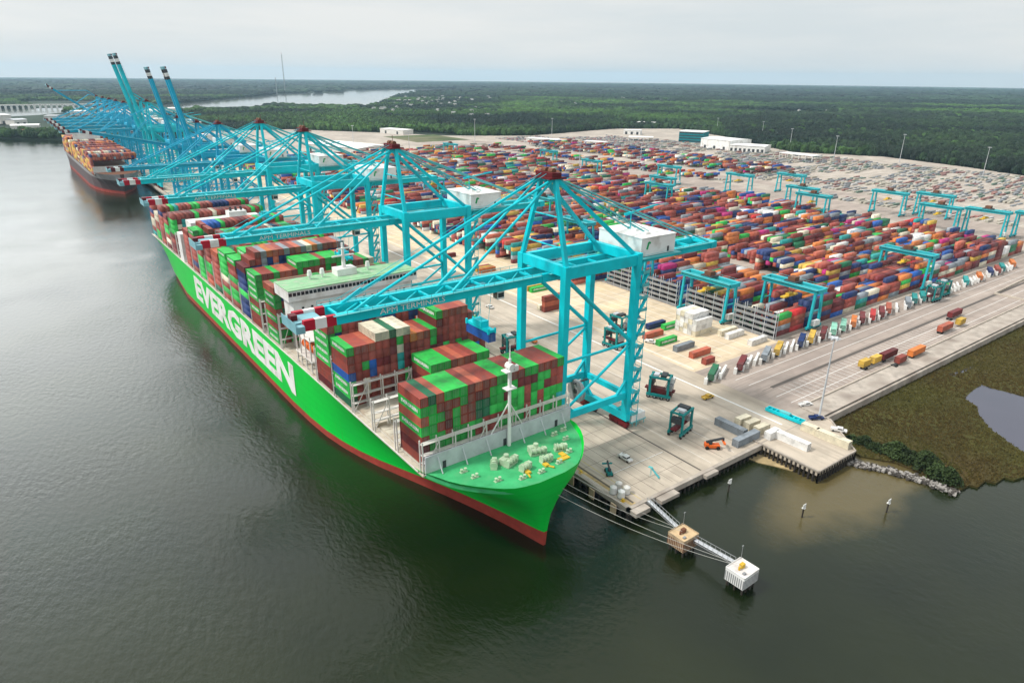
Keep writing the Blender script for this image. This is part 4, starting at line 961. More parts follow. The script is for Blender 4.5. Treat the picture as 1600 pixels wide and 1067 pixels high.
for px, py, rz, lab in ((1030, 620, .5, 'straddle carrier second nearest, with a dark red load low inside'), (958, 542, .1, 'straddle carrier seen through the legs of the nearest quay crane'), (966, 520, .1, 'straddle carrier behind another, framed by the near crane braces'), (800, 553, 1.4, 'straddle carrier half hidden by the near crane waterside leg'), (1456, 470, 1.5, 'straddle carrier at the truck lanes beside the nearest block'), (1470, 462, 1.5, 'straddle carrier parked just beyond another at the truck lanes'), (690, 470, .1, 'straddle carrier on the apron beyond the deckhouse'), (1300, 470, .1, 'straddle carrier in the gap of the nearest block')):
    x, y = G(px, py)
    if px == 1300: continue
    dup(K0, (x, y, 4), rz, lab)
x, y = G(1030, 620); o = bpy.data.objects.new('shipping_container', container_meshes('maroon', L40)); COL.objects.link(o); o.location = (x, y, 5.4); o.rotation_euler = (0, 0, .5); o.scale = (1, .8, 1)
tag(o, 'maroon container carried inside the second nearest straddle carrier', 'container', 'stacked shipping containers')
# truck lanes: slanted white guard islands with trailers between them
ISL = math.atan2(.45, .9)
isb = MB(); isb.box(-6.5, 6.5, -.5, .5, 0, 1.9); isb.box(-6.6, -5.4, -.65, .65, 0, 2.7)
i0 = None
ys_ = []
rt = random.Random(11)
tcols = ['dark green', None, 'maroon', None, 'grey', 'yellow', None, 'navy blue', 'yellow', 'maroon', 'mint', 'mint', 'orange', 'maroon', 'red', 'maroon', 'rust red', None, 'grey', 'teal', 'teal', None, None, 'green', None, None, 'teal', None, 'orange', None, 'navy blue', 'brown red', 'teal', None, 'orange']
def chassis(parent_loc, rz, lab, tractor, tcol):
    t = thing('semi_trailer', parent_loc, rz, lab, 'trailer', 'trailers backed into the truck lanes')
    b = MB(); b.box(-.45, .45, -6, 6, 1.0, 1.22); [b.box(-1.15, 1.15, y-.12, y+.12, 1.0, 1.25) for y in (-5.9, -2, 2, 5.9)]; b.build('chassis', m_dark, t)
    for y in (4.0, 5.2):
        b = MB(); [wheel(b, sx, y, .5, .5, 0) for sx in (-.95, .95)]; b.build('axle', m_black, t)
    if tractor:
        b = MB(); b.box(-1.2, 1.2, -9.4, -7.0, .9, 3.6); b.box(-1.1, 1.1, -7.0, -4.4, .8, 1.2); cb = b.build('tractor_cab', mat('cab '+tcol, CC[tcol], .4), t)
        b = MB(); b.box(-1.05, 1.05, -9.46, -9.4, 2.2, 3.2); b.build('windscreen', m_glass, cb)
        b = MB(); [wheel(b, sx, y, .5, .4, 0) for sx in (-1, 1) for y in (-8.7, -5.6)]; b.build('tractor_wheel', m_black, t)
    return t
SLOTP = 9.4; nt_ = 0
tmpl = None
for j, c in enumerate(tcols):
    yy = 159.5; xx = 224+j*SLOTP if j < 17 else 226+j*SLOTP
    cx, cy = xx+rt.uniform(-.7, .7), yy+rt.uniform(-.5, .9)
    for s in (-1, 1):
        if c is None and s == 1 and j % 3: continue
        if i0 is None:
            i0 = isb.build('guard_island', m_white); i = i0
        else: i = i0.copy(); COL.objects.link(i)
        i.location = (cx+s*2.6, cy, 4.01); i.rotation_euler = (0, 0, ISL)
        tag(i, 'white slanted guard island %s of the %s truck lane from the pier' % ('on the pier side' if s < 0 else 'on the inland side', ORD[j] if j < 36 else 'last'), 'barrier', 'white guard islands of the truck lanes')
    if c:
        rz = ISL-math.pi/2+rt.uniform(-.03, .03)
        if tmpl is None: tmpl = chassis((cx, cy, 4.01), rz, 'x', False, c); tt = tmpl
        else: tt = dup(tmpl, (cx, cy, 4.01), rz, 'x')
        tt['label'] = 'dark low trailer under the load in the %s truck lane from the pier' % ORD[j]
        o = bpy.data.objects.new('shipping_container', container_meshes(c, L40)); COL.objects.link(o); o.location = (cx, cy, 5.28); o.rotation_euler = (0, 0, rz)
        tag(o, '%s container on a trailer in the %s truck lane from the pier' % (c, ORD[j]), 'container', 'stacked shipping containers')
for (px, py, j) in ((1358, 577, 0), (1386, 565, 1), (1405, 573, 2), (1430, 560, 3), (1475, 522, 4), (1489, 501, 5)):
    x, y = G(px, py-4); dup(tmpl, (x, y, 4.02), math.pi/2, 'low dark trailer under the %s parked box of the seawall lot' % ORD[j], 'trailers in the seawall lot')

# far lots full of parked trailers and cars: too many and small to count
def lot(name, areas, lab, cat, n_, dims, cols, seed):
    rs = np.random.RandomState(seed); V = []; Fc = []; b = MB(); k = 0
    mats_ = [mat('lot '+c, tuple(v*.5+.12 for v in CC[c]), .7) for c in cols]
    for (x0, x1, y0, y1, dx, dy) in areas:
        for x in np.arange(x0, x1, dx):
            for y in np.arange(y0, y1, dy):
                if rs.rand() < .62 and mnoise.noise(Vector((x*.012, y*.016, seed))) > -.22:
                    hh = dims[2] if rs.rand() < .5 else dims[2]*.45
                    b.box(x, x+dims[0], y, y+dims[1], 4.3, 4.3+hh, rs.randint(len(cols)))
    return tag(b.build(name, mats_), lab, cat, kind='stuff')
lot('parked_trailers', [(768, 900, 200, 560, 17, 4.2), (905, 1010, 240, 760, 17, 4.2), (800, 1000, 600, 900, 19, 5.0), (704, 730, 180, 1100, 14, 4.5), (780, 990, 905, 1000, 16, 4.4), (1012, 1092, 240, 1010, 15, 4.4), (905, 1000, 130, 240, 17, 4.2)], 'crowded far lot of parked trailers and boxes before the dark woods', 'trailers', 0, (12, 2.2, 1.9), ['grey', 'cream', 'cream', 'brown red', 'grey', 'grey', 'cream', 'cream', 'white', 'rust red', 'grey', 'dark green'], 5)
lot('parked_cars', [(940, 1080, 905, 1120, 7, 3.0), (820, 930, 1010, 1180, 8, 3.0)], 'tiny parked cars around the far office buildings', 'cars', 0, (4.4, 1.8, 1.5), ['white', 'grey', 'navy blue', 'red', 'cream'], 6)

# pickup on the pier, reach stacker, forklift, spreader beams, tanks
def pickup(loc, rz, lab, c):
    t = thing('pickup_truck', loc, rz, lab, 'pickup truck'); m = mat('car '+c, CC[c], .3)
    b = MB(); b.box(-.95, .95, -2.7, 2.7, .5, 1.05); b.box(-.95, -.85, .6, 2.7, 1.05, 1.4); b.box(.85, .95, .6, 2.7, 1.05, 1.4); b.box(-.9, .9, -1.3, .6, 1.05, 1.75); bd = b.build('body', m, t)
    b = MB(); b.box(-.8, .8, -1.42, -1.3, 1.1, 1.65); b.box(-.96, .96, -1.1, .4, 1.2, 1.6); b.build('window', m_glass, bd)
    for sx in (-.85, .85):
        for sy in (-1.8, 1.8): b = MB(); wheel(b, sx, sy, .38, .25, 0); b.build('wheel', m_black, t)
    return t
for px, py, rz, lab, c in ((1258, 634, 1.2, 'white pickup parked beside the tall light mast foot', 'white'), (1310, 674, .5, 'white pickup at the far corner of the small pier', 'white'), (1275, 655, 1.0, 'dark blue pickup parked under the light mast', 'navy blue')):
    x, y = G(px, py); pickup((x, y, 4.01), rz, lab, c)
for j, (x, y, rz, lab, c) in enumerate(((146, 134, 0, 'white pickup on the apron between the quay edge and the first crane', 'white'), (176, 205, .05, 'white pickup on the apron abreast of the first crane', 'white'), (186, 236, 3.1, 'orange pickup driving along the apron past the deckhouse', 'orange'), (198, 290, 0, 'white pickup on the apron beyond the second crane', 'white'), (180, 330, 0, 'grey pickup on the apron before the third crane', 'grey'), (206, 148, 1.5, 'yellow pickup crossing the apron near the carriers', 'yellow'), (232, 203, .4, 'white pickup beside the boxes on the pale paving', 'white'), (252, 232, 1.6, 'navy blue pickup on the pale paving by the grey rack', 'navy blue'))):
    pickup((x, y, 4.012), rz, lab, c)
def stacker(loc, rz, lab, sc, m, cat, name):
    t = thing(name, loc, rz, lab, cat); t.scale = (sc,)*3
    b = MB(); b.box(-1.5, 1.5, -3.5, 3.5, .9, 2.2); b.box(-1.4, 1.4, 1.8, 3.6, 2.2, 2.8); b.build('chassis', m, t)
    b = MB(); b.bar((0, 3.0, 3.4), (0, -5.0, 5.6), .9, .9); b.box(-.3, .3, -5.4, -4.8, 4.2, 5.8); b.build('boom', m_dark, t)
    b = MB(); b.box(-3, 3, -5.6, -4.6, 3.6, 4.2); b.build('spreader', m, t)
    b = MB(); b.box(-.8, .8, .2, 1.8, 2.2, 3.9); cb = b.build('cab', m_dark, t)
    b = MB(); b.box(-.7, .7, .1, .2, 2.5, 3.7); b.build('cab_window', m_glass, cb)
    for sx in (-1.6, 1.6):
        for sy in (-2.6, 2.6): b = MB(); wheel(b, sx, sy, .9, .7, 0); b.build('wheel', m_black, t)
    return t
x, y = G(1112, 700); stacker((x, y, 4.01), .9, 'orange reach stacker parked at the seaward corner of the apron', .72, m_orange, 'reach stacker', 'reach_stacker')
x, y = G(951, 740); stacker((x, y, 4.01), 2.6, 'small dark teal forklift alone on the empty end of the quay', .55, m_carbluegreen, 'forklift', 'forklift')
x, y = G(1226, 652)
t = thing('spare_spreader', (x, y, 4.01), .06, 'long blue green spare spreader frame lying near the pier', 'spreader')
b = MB(); b.box(-1.3, -.9, -7.5, 7.5, .4, 1.6); b.box(.9, 1.3, -7.5, 7.5, .4, 1.6)
for q in np.arange(-7.2, 7.3, 1.8): b.box(-.9, .9, q-.2, q+.2, .5, 1.5)
b.build('frame', m_teal, t); b = MB(); b.box(-.8, .8, -2, 2, 1.5, 2.3); b.build('head_block', m_tealp, t)
x, y = G(1138, 662)
for j, (dx, dy) in enumerate(((0, 0), (2.9, .6), (.4, -3.0), (3.3, -2.4))):
    x, y = G(958, 770); t = thing('storage_tank', (x+dx, y+dy, 4.01), 0, 'small white domed tank, %s of four on the quay corner' % ['inner left', 'inner right', 'outer left', 'outer right'][j], 'tank', 'white tanks on the quay corner')
    b = MB(); b.tube((0, 0, .2), (0, 0, 2.2), 1.1, n=14); b.tube((0, 0, 2.2), (0, 0, 2.7), 1.1, .35, 14); b.build('shell', m_white, t); b = MB(); b.tube((0, 0, 0), (0, 0, .2), 1.25, n=12); b.build('base', m_grey, t)
x, y = G(1030, 748); t = thing('gangway_ladder', (x, y, 4.01), .3, 'pale blue wheeled access ladder near the quay end', 'ladder')
b = MB(); b.bar((0, 0, .3), (0, 3, 3), .9, .12); b.bar((.4, 3, .2), (.4, 3, 3), .1, .1); b.bar((-.4, 3, .2), (-.4, 3, 3), .1, .1); b.build('stairs', m_tealp, t); b = MB(); b.box(-.5, .5, 2.6, 4, 3, 3.1); b.build('landing', m_tealp, t)

# bollards and fenders of the quay
bb = MB(); bb.tube((0, 0, 0), (0, 0, .6), .35, .3, 10); bb.tube((0, 0, .6), (0, 0, .85), .5, .45, 10); bb.cbox((0, 0, .04), (1.3, 1.3, .08))
bo = None
for j, y in enumerate(np.arange(117.5, 560, 19.0)):
    if bo is None: bo = bb.build('quay_bollard', m_yellow); o = bo
    else: o = bo.copy(); COL.objects.link(o)
    o.location = (128.5, float(y), 4.005); tag(o, 'yellow mooring bollard on the quay edge, %s from the corner' % ORD[j], 'bollard', 'mooring bollards on the quay edge')
fo = None
for j, y in enumerate(np.arange(118.5, 420, 9.6)):
    if fo is None:
        fo = thing('fender', (126.4, float(y), 2.2), 0, 'x', 'fender', 'fender panels on the quay face')
        b = MB(); b.box(-.9, -.5, -1.1, 1.1, -2.0, 1.4); b.build('panel', mat('pale fender panel', (0.55, 0.42, 0.28), .7), fo); b = MB(); b.tube((-.5, 0, 0), (.2, 0, 0), .6, n=10); b.build('rubber_block', m_black, fo); o = fo
    else: o = dup(fo, (126.4, float(y), 2.2), 0, 'x')
    o['label'] = 'pale square fender panel on the quay face, %s from the corner' % ORD[j]
b = MB(); b.box(128.9, 131.0, 114.5, 700, 4.0, 4.009); tag(b.build('rail_strip', mat('yellowed strip', (0.45, 0.33, 0.16), .8, var=.25, vscale=.4, dirt=(0.25, 0.20, 0.15), dscale=.3)), kind='structure')

# mooring dolphins with catwalks
def dolphin(px, py, rim, top, lab):
    x, y = G(px, py, 5.5); t = thing('mooring_dolphin', (x, y, 0), 0.02, lab, 'mooring platform', 'mooring platforms off the quay corner'); t.scale = (.74, .74, .9)
    b = MB(); b.box(-4.2, 4.2, -3.8, 3.8, 2.2, 6.2); b.box(-4.3, 4.3, -3.9, -3.7, 6.2, 6.5); b.box(-4.3, 4.3, 3.7, 3.9, 6.2, 6.5); b.box(-4.3, -4.1, -3.9, 3.9, 6.2, 6.5); b.box(4.1, 4.3, -3.9, 3.9, 6.2, 6.5); b.build('platform', rim, t)
    b = MB(); b.box(-4.1, 4.1, -3.7, 3.7, 6.2, 6.22); b.build('deck', top, t)
    b = MB()
    for a in (-3.2, -1.1, 1.1, 3.2):
        for c in (-3, 0, 3): b.tube((a, c, -1), (a, c, 2.2), .4, n=8)
    b.build('piles', m_pile, t)
    b = MB(); b.cbox((.3, .4, 6.9), (1.8, 1.3, 1.3)); b.tube((-1.6, .2, 6.2), (-1.6, .2, 7.3), .4, n=8); b.build('mooring_hook', m_rust if rim is not m_white else m_yellow, t)
    b = MB(); b.tube((4.0, 3.4, 6.2), (4.0, 3.4, 10.6), .09, n=5); b.cbox((4.0, 3.4, 10.7), (.8, .3, .2)); b.build('lamp_post', m_grey, t)
    b = MB(); [b.box(-4.2+i*.84-.2, -4.2+i*.84+.2, -3.88, -3.8, 2.4, 5.4) for i in range(11)]; [b.box(-4.28, -4.2, -3.6+i*.8-.2, -3.6+i*.8+.2, 2.4, 5.4) for i in range(10)]; b.build('fender_timbers', m_rust if rim is not m_white else m_grey, t)
    b = MB(); b.cbox((-2.2, -2.2, 6.5), (1.2, .8, .5)); b.build('tool_box', m_grey, t)
    return x, y
d1 = dolphin(1068, 833, mat('tan weathered concrete', (0.45, 0.34, 0.22), .9, var=.25, vscale=.4), mat('tan deck', (0.60, 0.44, 0.26), .9, var=.15, vscale=.5), 'nearer tan mooring platform on piles off the quay corner')
d2 = dolphin(1160, 888, m_white, mat('white deck', (0.66, 0.62, 0.60), .9, var=.15, vscale=.5), 'outer white mooring platform on piles at the end of the catwalk')
def catwalk(a, c, lab):
    a = Vector((*a, 4.6)); c = Vector((*c, 5.4)); t = thing('catwalk', tuple(a), 0, lab, 'footbridge', 'catwalks to the mooring platforms'); d = c-a
    b = MB(); b.bar((0, 0, 0), tuple(d), 1.2, .15); b.build('walkway', m_ltgrey, t)
    n_ = d.cross(Vector((0, 0, 1))).normalized()*.6
    for s in (-1, 1):
        b = MB(); b.bar(tuple(n_*s+Vector((0, 0, 1.1))), tuple(d+n_*s+Vector((0, 0, 1.1))), .1, .1); b.bar(tuple(n_*s-Vector((0, 0, .5))), tuple(d+n_*s-Vector((0, 0, .5))), .12, .2)
        k = int(d.length/1.5)
        for i in range(k+1): p = d*(i/k)+n_*s; b.bar(tuple(p-Vector((0, 0, .5))), tuple(p+Vector((0, 0, 1.1))), .08, .08)
        b.build('railing', m_grey, t)
catwalk((134.5, 112.6), (d1[0]+1.0, d1[1]+3.0), 'grey catwalk from the quay end to the nearer mooring platform')
catwalk((d1[0]+1.4, d1[1]-3.0), (d2[0]+.6, d2[1]+3.0), 'grey catwalk linking the two mooring platforms')
# mooring lines
def rope(p, q, sag, lab):
    b = MB(); pts = []; n_ = 14
    for i in range(n_+1):
        s = i/n_; P_ = Vector(p).lerp(Vector(q), s); P_.z -= sag*2*s*(1-s); pts.append(P_)
    o0 = pts[0].copy()
    for i in range(n_): b.tube(tuple(pts[i]-o0), tuple(pts[i+1]-o0), .055, n=5)
    o = b.build('mooring_line', mat('rope', (0.5, 0.5, 0.46), .8)); o.location = o0; tag(o, lab, 'rope', 'mooring lines from the bow')
sb = [S2W(10.5, 3.0, 23.4), S2W(4.0, .7, 23.6), S2W(-3, .7, 23.4), S2W(13, 4.4, 23.0)]
rope(S2W(8, 1.9, 20.5), (d1[0]+.2, d1[1]+.4, 6.3), 2.2, 'bow mooring line to the nearer platform, upper')
rope(S2W(5, 1.0, 19.5), (d1[0]-.4, d1[1]+.2, 6.3), 3.0, 'bow mooring line to the nearer platform, lower')
rope(S2W(3.5, .8, 18.5), (d2[0]+.2, d2[1]+.4, 6.3), 3.0, 'bow mooring line to the outer platform, upper')
rope(S2W(2.0, .8, 17.0), (d2[0]-.4, d2[1]+.2, 6.3), 4.0, 'bow mooring line to the outer platform, lower')
rope(S2W(11, 3.0, 20.5), (128.5, 117.5, 4.8), .8, 'short bow mooring line to the corner bollard of the quay')
# navigation markers
for j, (px, py, lab) in enumerate(((1138, 768, 'white topped channel marker post beside the quay end'), (1253, 808, 'white topped channel marker post off the small pier'), (1385, 800, 'white topped channel marker post off the marsh rocks'))):
    x, y = G(px, py, 0); t = thing('channel_marker', (x, y, 0), 0, lab, 'marker', 'white channel markers')
    b = MB(); b.tube((0, 0, -1), (0, 0, 3.4), .25, n=8); b.build('post', m_pile, t); b = MB(); b.cbox((0, -.1, 4.0), (1.5, .15, 1.4)); b.cbox((0, 0, 3.3), (.9, .9, .12)); b.build('sign_board', m_white, t)

# high mast lights
def light_mast(loc, h, lab, hd=1.0):
    t = thing('light_mast', loc, 0, lab, 'light mast', 'high mast lights'); b = MB(); b.tube((0, 0, 0), (0, 0, h), .42*hd, .20*hd, 8); b.tube((0, 0, 0), (0, 0, 1.0), .8, .8, 8); b.build('pole', m_ltgrey, t)
    b = MB(); b.tube((0, 0, h-.4), (0, 0, h), 1.2*hd, 1.2*hd, 10)
    for i in range(6): a = i*math.pi/3; b.cbox((1.6*hd*math.cos(a), 1.6*hd*math.sin(a), h-.4), (.9*hd, .5*hd, .5*hd), a)
    b.build('lamp_ring', m_ltgrey, t)
x, y = G(1279, 655); light_mast((x, y, 4), 33, 'tall light mast standing at the foot of the small pier')
for px, py, h, lab in ((1233, 236, 38, 'light mast at the wood edge behind the canopy'), (1302, 252, 38, 'light mast at the wood edge right of the canopy'), (1405, 254, 42, 'light mast against the dark woods, third along the edge'), (1535, 276, 38, 'light mast near the right end of the wood edge'), (862, 217, 40, 'light mast behind the long white shed'), (742, 222, 42, 'light mast left of the long white shed'), (553, 235, 40, 'light mast beyond the third quay crane'), (1190, 216, 34, 'light mast behind the white workshops'), (1120, 205, 30, 'light mast near the teal office'), (905, 262, 35, 'light mast in the far stacks above the near crane'), (1000, 262, 34, 'light mast in the pale far lot'), (640, 245, 38, 'light mast beyond the second crane apex')):
    x, y = G(px, py); light_mast((x, y, 4), h, lab, 1.15)

# ------------------------------------------------------------------ buildings
def building(name, pxa, pxb, depth, h, lab, wall, roofm, doors=0, gable=0.0, win=0, cat='building', open_=False, away=1):
    """front edge from ground point a to b, depth away from the viewer"""
    a = Vector((*G(*pxa), 0)); c = Vector((*G(*pxb), 0)); d = c-a; L_ = d.length; d.normalize(); n_ = Vector((-d.y, d.x, 0))
    if n_.dot(a) < 0: n_ = -n_
    rz = math.atan2(d.y, d.x); sgn = 1 if abs((Vector((-math.sin(rz), math.cos(rz), 0))-n_).length) < .5 else -1
    t = thing(name, (a.x, a.y, 4), rz, lab, cat); D = depth*sgn; y0, y1 = min(0, D), max(0, D); f = 0 if sgn > 0 else 0
    fy = -.12 if sgn > 0 else .02
    b = MB()
    if open_:
        for x in np.arange(0, L_+.1, L_/5): b.box(x-.4, x+.4, y0, y0+.8, 0, h); b.box(x-.4, x+.4, y1-.8, y1, 0, h)
    else: b.box(0, L_, y0, y1, 0, h)
    b.build('wall', wall, t)
    b = MB()
    if gable:
        ym = (y0+y1)/2; b.add([(-1, y0-1, h), (L_+1, y0-1, h), (L_+1, y1+1, h), (-1, y1+1, h), (-1, ym, h+gable), (L_+1, ym, h+gable)], [(0, 1, 5, 4), (2, 3, 4, 5), (1, 2, 5), (3, 0, 4), (3, 2, 1, 0)])
    else: b.box(-.6, L_+.6, y0-.6, y1+.6, h, h+.8)
    b.build('roof', roofm, t)
    yy = -.1 if sgn > 0 else 0
    for i in range(doors):
        b = MB(); x = L_*(i+.5)/doors; wd = min(5, L_/doors*.55); b.box(x-wd/2, x+wd/2, (0 if sgn > 0 else 0)-.1, .1, 0, min(h*.75, 6)); b.build('door', m_dark, t)
    for i in range(win):
        b = MB(); z = h*(i+.35)/win; b.box(1, L_-1, -.12, .12, z, z+h/win*.42); b.box(-.12, .12, y0+1, y1-1, z, z+h/win*.42); b.build('window_band', m_glass, t)
    return t
building('office_building', (1060, 222), (1098, 224), 45, 20, 'teal glass office block with dark window bands at the far edge of the yard', m_tealglass, m_roofw, 0, 0, 4)
building('workshop', (1094, 231), (1138, 236), 60, 17, 'tall white workshop with dark doorways right of the teal office', m_white, m_roofw, 3, 2)
building('workshop', (1139, 236.5), (1194, 240), 45, 11, 'long lower white workshop with many doorways', m_white, m_roofw, 8, 1.5)
building('canopy', (1217, 247), (1268, 253), 22, 8, 'long white roofed open canopy by the wood edge', m_white, m_roofw, 0, 0, 0, open_=True)
building('long_shed', (822, 222), (880, 226), 22, 7, 'long low white shed before the green wood', m_white_soft, m_roofw, 4, 0)
building('gatehouse', (912, 228), (944, 230), 16, 8, 'small white building with three dark doors in the far lot', m_white, m_roofw, 3, 0)
building('gatehouse', (974, 210), (1000, 211), 22, 9, 'small white building with three doors near the far field', m_white, m_roofw, 3, 0)
building('canopy', (982, 221), (1020, 222), 22, 8, 'white roofed open gate canopy in the far lot', m_white, m_roofw, 0, 0, 0, open_=True)
building('low_building', (995, 196), (1022, 197), 20, 8, 'low white building beyond the far field', m_white_soft, m_roofw, 2, 0)
building('warehouse', (478, 236), (560, 245), 70, 12, 'big white roofed warehouse beyond the quay cranes', m_white_soft, m_roofw, 5, 3)
building('warehouse', (330, 240), (395, 246), 60, 11, 'white roofed warehouse seen behind the fourth quay crane', m_white_soft, m_roofw, 4, 3)
building('warehouse', (594, 208), (630, 211), 30, 9, 'white flat warehouse peeking over the wood left of the stacks', m_white_soft, m_roofw, 2, 0)
m_br = mat('brick red roof', (0.25, 0.10, 0.07), .8)
for j, (pa, pb, dp, h, lab, rf) in enumerate((((18, 206), (62, 205), 40, 12, 'long pale roofed shed on the far left shore', m_roofw), ((34, 212), (64, 211), 26, 9, 'brown sided shed in front of the pale shed on the left shore', m_br), ((2, 194), (20, 193), 50, 20, 'white block at the left edge of the far shore', m_roofw), ((24, 196), (44, 195), 40, 12, 'grey shed second from the left edge of the far shore', m_ltgrey), ((110, 181), (132, 181), 60, 12, 'long white roofed shed behind the far cranes by the river', m_roofw), ((176, 187), (192, 187), 40, 18, 'white block between far crane frames', m_roofw), ((222, 178), (236, 182), 50, 12, 'white roofed shed beside the middle raised boom', m_roofw), ((262, 177), (275, 177), 40, 14, 'white block beside the rightmost raised boom', m_roofw), ((70, 189), (90, 189), 50, 12, 'dark grey depot behind the left shore trees', m_grey))):
    building('waterfront_building', pa, pb, dp, h, lab, m_white_soft if rf is not m_br else m_rust, rf, 2, 2)
# radio masts
def radio(px, base, top, r, lab):
    x, y = G(px, base, 2); d = math.hypot(x, y)
    h = (base-top)/F_PX*math.hypot(d, H0)*.93; t = thing('radio_mast', (x, y, 2), 0, lab, 'radio mast'); b = MB()
    for a in range(3):
        q = (r*math.cos(a*2.1), r*math.sin(a*2.1)); b.tube((*q, 0), (q[0]*.7, q[1]*.7, h), r*.28, r*.2, 5)
    for i in range(24): z0 = h*i/24; z1 = h*(i+1)/24; b.bar((r*.85, 0, z0), (-r*.5, r*.8, z1), r*.18, r*.18); b.bar((-r*.5, r*.8, z0), (-r*.5, -r*.8, z1), r*.18, r*.18)
    b.build('lattice', m_grey, t); b = MB(); b.tube((0, 0, h), (0, 0, h*1.05), r*.25, r*.15, 5); b.build('antenna', m_red, t)
radio(446, 146, 92, 3.4, 'tall thin lattice radio mast rising above the horizon')
radio(433, 148, 125, 3.0, 'shorter radio mast left of the tall one')
# far bridge
x0, y0 = G(0, 170, 2); x1, y1 = G(132, 168.5, 2); d = Vector((x1-x0, y1-y0, 0)); rz = math.atan2(d.y, d.x)
t = thing('road_bridge', (x0, y0, 0), rz, 'long white road bridge on piers crossing the river at the far left', 'bridge'); Lb = d.length
b = MB(); b.box(-200, Lb+60, -6, 6, 13, 15); b.build('deck', m_white_soft, t)
for i in range(16): b = MB(); X_ = i*Lb/15; b.box(X_-3, X_+3, -7, 7, -1, 13); b.box(X_-7, X_+7, -7, 7, 10.5, 13); b.build('pier', m_white, t)

# ------------------------------------------------------------------ second ship
s2 = thing('container_ship', (96, 838, 0), .010, 'brown laden container ship with dark hull moored beyond the raised booms', 'container ship')
m_h2 = mat('dark brown hull', (0.09, 0.055, 0.055), .5); m_h2b = mat('lead hull grey', (0.30, 0.29, 0.29), .5)
b = MB(); us2 = [0, 4, 10, 20, 35, 60, 90, 300, 340, 352]; wl2 = [.4, 2, 5, 10, 16, 21, 23, 23, 19, 12]; dk2 = [2, 10, 16, 20, 22.5, 23, 23, 23, 23, 22]; zz = [-2, 0, 3, 9, 15, 19]
rw = []
for k, u in enumerate(us2):
    r_ = []
    for s in (-1, 1):
        for z in zz: f = max(0, z/19)**1.8; r_.append(len(b.v)); b.v.append((s*(wl2[k]+(dk2[k]-wl2[k])*f), u-(3.5 if u < 5 and z > 12 else 0), z+(2.5 if u < 40 and z == 19 else 0)))
    rw.append(r_)
nq = len(zz)
for k in range(len(us2)-1):
    for i in range(nq-1):
        mi = 1 if i < 2 else (2 if i == 4 else 0); a, c = rw[k][i], rw[k+1][i]; b.f.append((a, c, c+1, a+1)); b.m.append(mi); a, c = a+nq, c+nq; b.f.append((a, a+1, c+1, c)); b.m.append(mi)
for i in range(nq-1):
    a, c = rw[0][i], rw[0][nq+i]; b.f.append((a, a+1, c+1, c)); b.m.append(1 if i < 2 else 0); a, c = rw[-1][i], rw[-1][nq+i]; b.f.append((a, c, c+1, a+1)); b.m.append(0)
b.build('hull', [m_h2, m_boot, m_h2b], s2)
b = MB(); b.box(-22.6, 22.6, 30, 350, 18.3, 18.8); b.prism([(-2, .5), (-15, 11), (-21, 31), (21, 31), (15, 11), (2, .5)], 20.4, 20.9); b.build('deck', m_rust, s2)
b = MB(); b.box(-22, 22, 30.5, 31.5, 19, 27); b.build('breakwater', m_white_soft, s2)
b = MB(); b.box(-15, 15, 250, 266, 19, 46); b.box(-23, 23, 252, 262, 46, 50); h2 = b.build('deckhouse', m_white, s2)
b = MB(); b.box(-22.8, 22.8, 251.9, 251.99, 47.4, 48.8); b.build('bridge_window', m_glass, h2)
b = MB(); b.box(-5, 5, 262, 270, 50, 57); b.build('funnel', m_dark, h2)
rs2 = random.Random(9)
save = CSPEC; CSPEC = []
for bi, u in enumerate(list(np.arange(34, 245, 14.6))+list(np.arange(272, 345, 14.6))):
    hb_ = rs2.choice([5, 6, 7, 7]); bc = ['rust red', 'brown red', 'cream', 'maroon', 'brown red', 'orange'][bi % 6]
    for r in range(18):
        for tt in range(max(0, hb_-(hb_ if r == 0 else 2)), hb_):
            c = 'yellow' if r == 0 and rs2.random() < .4 else (bc if rs2.random() < .5 else rs2.choice(['brown red', 'maroon', 'brown red', 'navy blue', 'rust red', 'orange', 'grey']))
            vx, uy = (r-8.5)*2.5, u+6.1
            CSPEC.append((96+vx*math.cos(.01)-uy*math.sin(.01), 838+vx*math.sin(.01)+uy*math.cos(.01), 19.2+tt*2.9, .01, L40, c, '', 1, 0, False))
o = stuff_containers(range(len(CSPEC)), 'container_stacks'); o['label'] = 'brown and yellow containers packed on the distant dark hulled ship'
CSPEC = save

# ------------------------------------------------------------------ vegetation
def crown_mesh(seed, n_=1, flat_=.75, cone=0.0):
    r_ = random.Random(seed); bm = bmesh.new()
    for k in range(6):
        a = r_.uniform(0, 6.28); rr = r_.uniform(0, .62) if k else 0; sz = r_.uniform(.34, .55) if k else .62
        zc = .62+r_.uniform(-.22, .2) if k else .62
        geom = bmesh.ops.create_icosphere(bm, subdivisions=2, radius=sz, matrix=Matrix.Translation((rr*math.cos(a), rr*math.sin(a), zc*flat_/.75)) @ Matrix.Diagonal((1, 1, flat_, 1)))
    for v in bm.verts:
        q = mnoise.noise_vector(v.co*3.1+Vector((seed*3.3, 0, 0)))*.26+mnoise.noise_vector(v.co*9+Vector((0, seed, 0)))*.09
        v.co += q; 
        if v.co.z < .02: v.co.z = .02
    me = bpy.data.meshes.new('crown'); bm.to_mesh(me); bm.free(); return me
